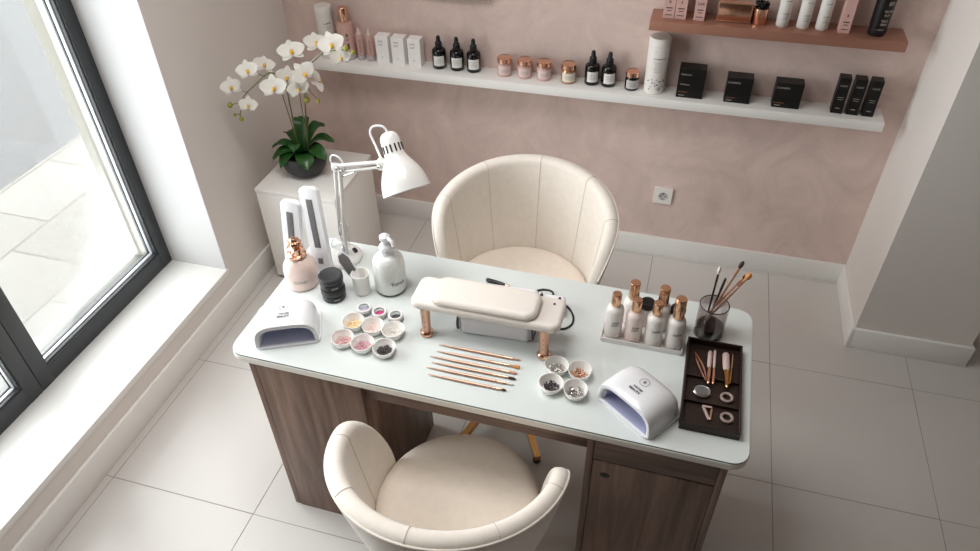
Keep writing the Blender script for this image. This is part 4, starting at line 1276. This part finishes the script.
MB().lathe([(0, 0.1652), (0.021, 0.1652), (0.0215, 0.167), (0.0215, 0.224), (0.0195, 0.227), (0, 0.227)], 28).build('cap', 'copper', t)
f = cyl_map(0.0374, 0.105, R(-58))
p = Print().word('B', 0.020, f, 0.0006, 0, 0.008).word('U', 0.014, f, 0.0004, 0, -0.010)
p.line(0.008, 0.026, f, 0.002, -0.040)
p.build('lettering', 'ink', t)
def tube_pointed(label, x, y):
    t = thing('cosmetic_tube', label, 'tube', (x, y, ZL), 0, 'pink pointed tubes on the white shelf')
    MB().lathe([(0, 0), (0.014, 0), (0.016, 0.003), (0.016, 0.022), (0, 0.022)], 24).build('cap', 'label_grey', t)
    vs = [(0, 0.0225), (0.0155, 0.0225), (0.0165, 0.04), (0.0165, 0.085), (0.0175, 0.112), (0.0175, 0.114), (0.0, 0.114)]
    MB().lathe(vs, 24, sx=1.0, sy=0.8).build('tube', 'pink_card', t)
    MB().lathe([(0, 0.1142), (0.0115, 0.1142), (0.010, 0.122), (0.0035, 0.142), (0, 0.146)], 16).build('tip', 'pink_glass', t)
    f = cyl_map(0.0172, 0.065, R(-70))
    p = Print()
    for k in range(6):
        p.line(0.007, 0.0045, f, 0, 0.028 - 0.0105 * k, 2)
    p.build('lettering', 'ink_soft', t)
tube_pointed('pink pointed tube standing next to the copper-capped bottle', -0.298, 1.685)
tube_pointed('pink pointed tube standing next to the white cartons', -0.249, 1.681)
def white_box(label, x, y):
    t = thing('carton', label, 'box', (x, y, ZL), R(1), 'white cartons on the white shelf')
    MB().box(-0.029, 0.029, -0.024, 0.024, 0, 0.122, 0.0008, 1).build('carton', 'card', t)
    f = front_map(-0.0244, 0.09, -0.006)
    p = Print()
    p.word('AURA', 0.0085, f, 0.0002, 0, 0.010)
    p.line(0.024, 0.0016, f, 0, -0.002)
    p.line(0.020, 0.0016, f, -0.002, -0.008)
    p.word('v', 0.014, f, 0.0001, 0.004, -0.062)
    p.build('lettering', 'ink_soft', t)
white_box('white carton on the white shelf, next to the pink tubes', -0.185, 1.688)
white_box('white carton in the middle of the three on the white shelf', -0.112, 1.688)
white_box('white carton on the white shelf, next to the black droppers', -0.036, 1.688)
def dropper(label, x, y):
    t = thing('dropper_bottle', label, 'bottle', (x, y, ZL), 0, 'black dropper bottles on the white shelf')
    MB().lathe([(0, 0), (0.027, 0), (0.0305, 0.004), (0.0305, 0.070), (0.029, 0.080), (0.021, 0.087), (0.012, 0.089), (0, 0.089)], 32).build('bottle', 'black_glass', t)
    MB().lathe([(0, 0.0892), (0.015, 0.0892), (0.0155, 0.091), (0.0145, 0.112), (0.010, 0.116), (0.0095, 0.118), (0.0088, 0.132), (0.006, 0.140), (0, 0.141)], 24).build('dropper_cap', 'black_rubber', t)
    f = cyl_map(0.0308, 0.038, R(-74))
    Print().line(0.050, 0.044, f, 0, 0, 12).build('paper_label', 'label', t)
    f = cyl_map(0.0311, 0.038, R(-74))
    p = Print()
    for k in range(4):
        p.line(0.026 - 0.005 * (k % 2), 0.0012, f, -0.002, 0.010 - 0.006 * k)
    p.build('lettering', 'ink_soft', t)
for lab, x in (('black dropper bottle beside the white cartons', 0.070), ('black dropper bottle in the middle of the trio', 0.151), ('black dropper bottle of the trio, nearest the copper-lidded jars', 0.227),
               ('black dropper bottle beside the cream-labelled jar', 0.740), ('black dropper bottle beside the small grey-labelled jar', 0.809)):
    dropper(lab, x, 1.689)
def cjar(label, x, y, lab_mat, r=0.030, h=0.080, body='pink_lotion'):
    t = thing('cosmetic_jar', label, 'jar', (x, y, ZL), 0, 'copper-lidded jars on the white shelf')
    MB().lathe([(0, 0), (r - 0.003, 0), (r, 0.003), (r, h * 0.62), (r - 0.003, h * 0.68), (r - 0.003, h * 0.72), (0, h * 0.72)], 32).build('jar', body, t)
    MB().lathe([(0, h * 0.725), (r - 0.001, h * 0.725), (r + 0.001, h * 0.74), (r + 0.001, h * 0.97), (r - 0.002, h), (0, h)], 32).build('lid', 'copper', t)
    Print().line(r * 2.1, h * 0.46, cyl_map(r + 0.0003, h * 0.35, R(-75)), 0, 0, 12).build('paper_label', lab_mat, t)
    p = Print()
    f = cyl_map(r + 0.0006, h * 0.33, R(-75))
    for k in range(3):
        p.line(r * 1.1, 0.0012, f, 0, 0.006 - 0.006 * k)
    p.build('lettering', 'ink_soft', t)
cjar('pink jar with a copper lid, nearest the trio of droppers', 0.366, 1.682, 'label_pink')
cjar('pink jar with a copper lid, middle of the pink three', 0.454, 1.682, 'label_pink')
cjar('pink jar with a copper lid, next to the cream-labelled jar', 0.538, 1.682, 'label_pink')
cjar('copper-lidded jar with a cream label left of two droppers', 0.643, 1.680, 'label_cream', 0.031, 0.082, 'bead_copper')
cjar('small copper-lidded dark jar with a grey label by the big white cylinder', 0.907, 1.678, 'label_grey', 0.028, 0.078, 'black_glass')
t = thing('lotion_bottle', 'big white cylinder with floral print on the white shelf under the copper shelf', 'bottle', (0.998, 1.680, ZL))
MB().lathe([(0, 0), (0.038, 0), (0.041, 0.003), (0.042, 0.195), (0.0418, 0.196), (0, 0.196)], 40).build('bottle', 'white_matte', t)
MB().lathe([(0, 0.1962), (0.0418, 0.1962), (0.042, 0.198), (0.042, 0.222), (0.039, 0.227), (0, 0.227)], 40).build('lid', 'white_matte', t)
f = cyl_map(0.0424, 0.150, R(-80))
p = Print().word('COMMENDA', 0.0095, f, 0.0002, 0.004, 0.0).word('pure', 0.006, f, 0, -0.014, 0.030)
for k in range(6):
    p.line(0.036 - 0.006 * (k % 3), 0.0016, f, 0, -0.014 - 0.008 * k)
p.build('lettering', 'ink_soft', t)
rnd = random.Random(3)
p = Print()
f = cyl_map(0.0423, 0.038, R(-80))
for k in range(34):
    x, y = rnd.uniform(-0.036, 0.036), rnd.uniform(-0.026, 0.026)
    if abs(y) < 0.010 and rnd.random() < 0.5:
        continue
    p.ring(rnd.uniform(0.0012, 0.0026), 0.0016, f, x, y, 8)
p.build('floral_print', 'ink', t)
def black_box(label, x, w, h, d, words):
    t = thing('carton', label, 'box', (x, 1.675, ZL), 0, 'black cartons on the white shelf')
    MB().box(-w / 2, w / 2, -d / 2, d / 2, 0, h, 0.0008, 1).build('carton', 'black_card', t)
    f = front_map(-d / 2 - 0.0004, 0)
    p = Print().word(words[0], 0.010, f, 0.0001, -w * 0.22, h * 0.80)
    if words[1]:
        p.word(words[1], 0.009, f, 0.0001, -w * 0.22, h * 0.46)
    p.line(0.022, 0.003, f, -w * 0.3, 0.010)
    p.build('lettering', 'ink_pale', t)
    p = Print().line(w * 0.36, 0.003, f, -w * 0.26, h * 0.20)
    p.build('bronze_print', 'ink_tan', t)
black_box('tall square black carton beside the big white cylinder', 1.141, 0.104, 0.122, 0.060, ('Cashmere', 'Collection'))
black_box('square black carton in the middle of the white shelf, between two others', 1.324, 0.098, 0.104, 0.058, ('CASHMERE', ''))
black_box('square black carton left of the three narrow black boxes', 1.508, 0.102, 0.102, 0.056, ('CASHMERE', ''))
def slim_box(label, x):
    t = thing('carton', label, 'box', (x, 1.672, ZL), R(-2), 'narrow black boxes on the white shelf')
    MB().box(-0.0205, 0.0205, -0.022, 0.022, 0, 0.143, 0.0008, 1).build('carton', 'black_card', t)
    f = front_map(-0.0225, 0)
    Print().word('CANY', 0.010, f, 0.0001, 0, 0.112).line(0.022, 0.0018, f, 0, 0.066).line(0.018, 0.0018, f, 0, 0.058).line(0.016, 0.003, f, 0, 0.022).build('lettering', 'ink_pale', t)
slim_box('narrow black box, nearest the square cartons', 1.696)
slim_box('narrow black box in the middle of three', 1.752)
slim_box('narrow black box at the right end of the white shelf', 1.808)

# ------------------------------------------------------------------ goods on the copper shelf
def pink_box(label, x, y, w, d, h, words, rz=0.0):
    t = thing('carton', label, 'box', (x, y, ZU), rz, 'pink cartons on the copper shelf')
    MB().box(-w / 2, w / 2, -d / 2, d / 2, 0, h, 0.0008, 1).build('carton', 'pink_card', t)
    f = front_map(-d / 2 - 0.0004, 0)
    Print().word(words, 0.013, f, 0.0004, 0, 0.062).line(w * 0.55, 0.004, f, 0, 0.040).line(w * 0.6, 0.003, f, 0, 0.014).line(w * 0.4, 0.003, f, 0, 0.030).build('lettering', 'ink', t)
pink_box('pink carton at the left end of the copper shelf', 1.016, 1.668, 0.042, 0.050, 0.130, 'B')
pink_box('pink carton touching the leftmost one on the copper shelf', 1.0595, 1.668, 0.042, 0.050, 0.130, 'S')
pink_box('narrower pink carton left of the copper compact', 1.128, 1.668, 0.040, 0.048, 0.125, 'LUX')
gb = thing('compact_case', 'flat shiny copper palette case propped on the copper shelf', 'palette', (1.2515, 1.672, ZU))
MB().box(-0.062, 0.062, -0.018, 0.018, 0, 0.073, 0.003).build('case', 'copper', gb)
ring = MB()
for q in ((-0.060, 0.060, 0.002, 0.0045), (-0.060, 0.060, 0.0685, 0.071), (-0.060, -0.0575, 0.0045, 0.0685), (0.0575, 0.060, 0.0045, 0.0685)):
    ring.box(q[0], q[1], -0.0196, -0.0181, q[2], q[3])
ring.build('border', 'copper_brush', gb)
Print().word('GLOW', 0.012, front_map(-0.0184, 0.040), 0.0002).line(0.03, 0.002, front_map(-0.0184, 0.026)).build('lettering', 'ink_tan', gb)
cp = thing('copper_cup', 'ribbed copper cup of black beads on the copper shelf', 'cup', (1.343, 1.672, ZU))
m = MB()
n = 48
m.lathe([(0, 0), (0.025, 0), (0.027, 0.003), (0.0275, 0.058), (0.026, 0.058), (0.0255, 0.05), (0, 0.05)], n)
m.v = [(x * (1 + 0.02 * math.cos(24 * math.atan2(y, x))), y * (1 + 0.02 * math.cos(24 * math.atan2(y, x))), z) for x, y, z in m.v]
m.build('cup', 'copper', cp)
hp = MB()
rnd = random.Random(5)
for k in range(60):
    a, d = rnd.uniform(0, 6.28), 0.022 * math.sqrt(rnd.random())
    hp.lathe([(0, -0.005), (0.0038, -0.0035), (0.005, 0), (0.0038, 0.0035), (0, 0.005)], 8, Matrix.Translation((d * math.cos(a), d * math.sin(a), 0.056 + rnd.uniform(0, 0.024))))
hp = hp.build('black_beads', 'black_glass', None, (1.343, 1.672, ZU))
tag(hp, 'heap of black beads filling the copper cup', 'beads', None, 'stuff')
def white_tube(label, x, h, lid):
    t = thing('cosmetic_tube', label, 'tube', (x, 1.668, ZU), 0, 'white tubes on the copper shelf')
    MB().lathe([(0, 0), (0.0195, 0), (0.022, 0.003), (0.0225, h), (0, h)], 28).build('tube', 'white_matte', t)
    MB().lathe([(0, h + 0.0003), (0.022, h + 0.0003), (0.0215, h + 0.03), (0.019, h + 0.033), (0, h + 0.033)], 28).build('cap', lid, t)
    f = cyl_map(0.0227, 0.045, R(-75))
    Print().word('CLEAN', 0.0075, f, 0.0002, 0, 0.004).line(0.018, 0.0016, f, 0, -0.006).line(0.02, 0.0022, f, 0, -0.014).line(0.022, 0.002, f, 0, 0.05).build('lettering', 'ink_soft', t)
white_tube('white tube beside the copper cup of beads', 1.424, 0.135, 'white_matte')
white_tube('white tube in the middle of three on the copper shelf', 1.496, 0.135, 'white_matte')
white_tube('white tube with a grey lid beside the tall pink carton', 1.561, 0.114, 'label_grey')
pink_box('tall pink carton between the white tubes and the black tube', 1.634, 1.664, 0.038, 0.046, 0.16, 'R')
t = thing('cosmetic_tube', 'large black tube with white lettering at the right end of the copper shelf', 'tube', (1.745, 1.662, ZU))
MB().lathe([(0, 0), (0.027, 0), (0.0295, 0.003), (0.0295, 0.026), (0, 0.026)], 32).build('cap', 'black_plastic', t)
MB().lathe([(0, 0.0265), (0.029, 0.0265), (0.0305, 0.034), (0.0325, 0.17), (0, 0.17)], 32).build('tube', 'black_card', t)
f = cyl_map(0.0328, 0.055, R(-72))
Print().word('89', 0.020, f, 0.0004, 0.004, 0.062).word('GLAM', 0.011, f, 0.0003, 0.002, 0.036).word('BUT', 0.010, f, 0.0003, 0.0, 0.022).word('TINY', 0.011, f, 0.0003, -0.002, 0.002).word('SKIN', 0.010, f, 0.0003, -0.002, -0.010).line(0.02, 0.002, f, -0.006, -0.028).build('lettering', 'ink_pale', t)
# charging dock details
MB().box(-0.036, 0.030, -0.030, 0.030, 0, 0.040, 0.010, 3).build('housing', 'device', glb)
MB().lathe([(0, 0), (0.004, 0), (0.004, 0.003), (0, 0.003)], 12, Matrix.Translation((0.012, 0.01, 0.040))).build('button', 'black_plastic', glb)
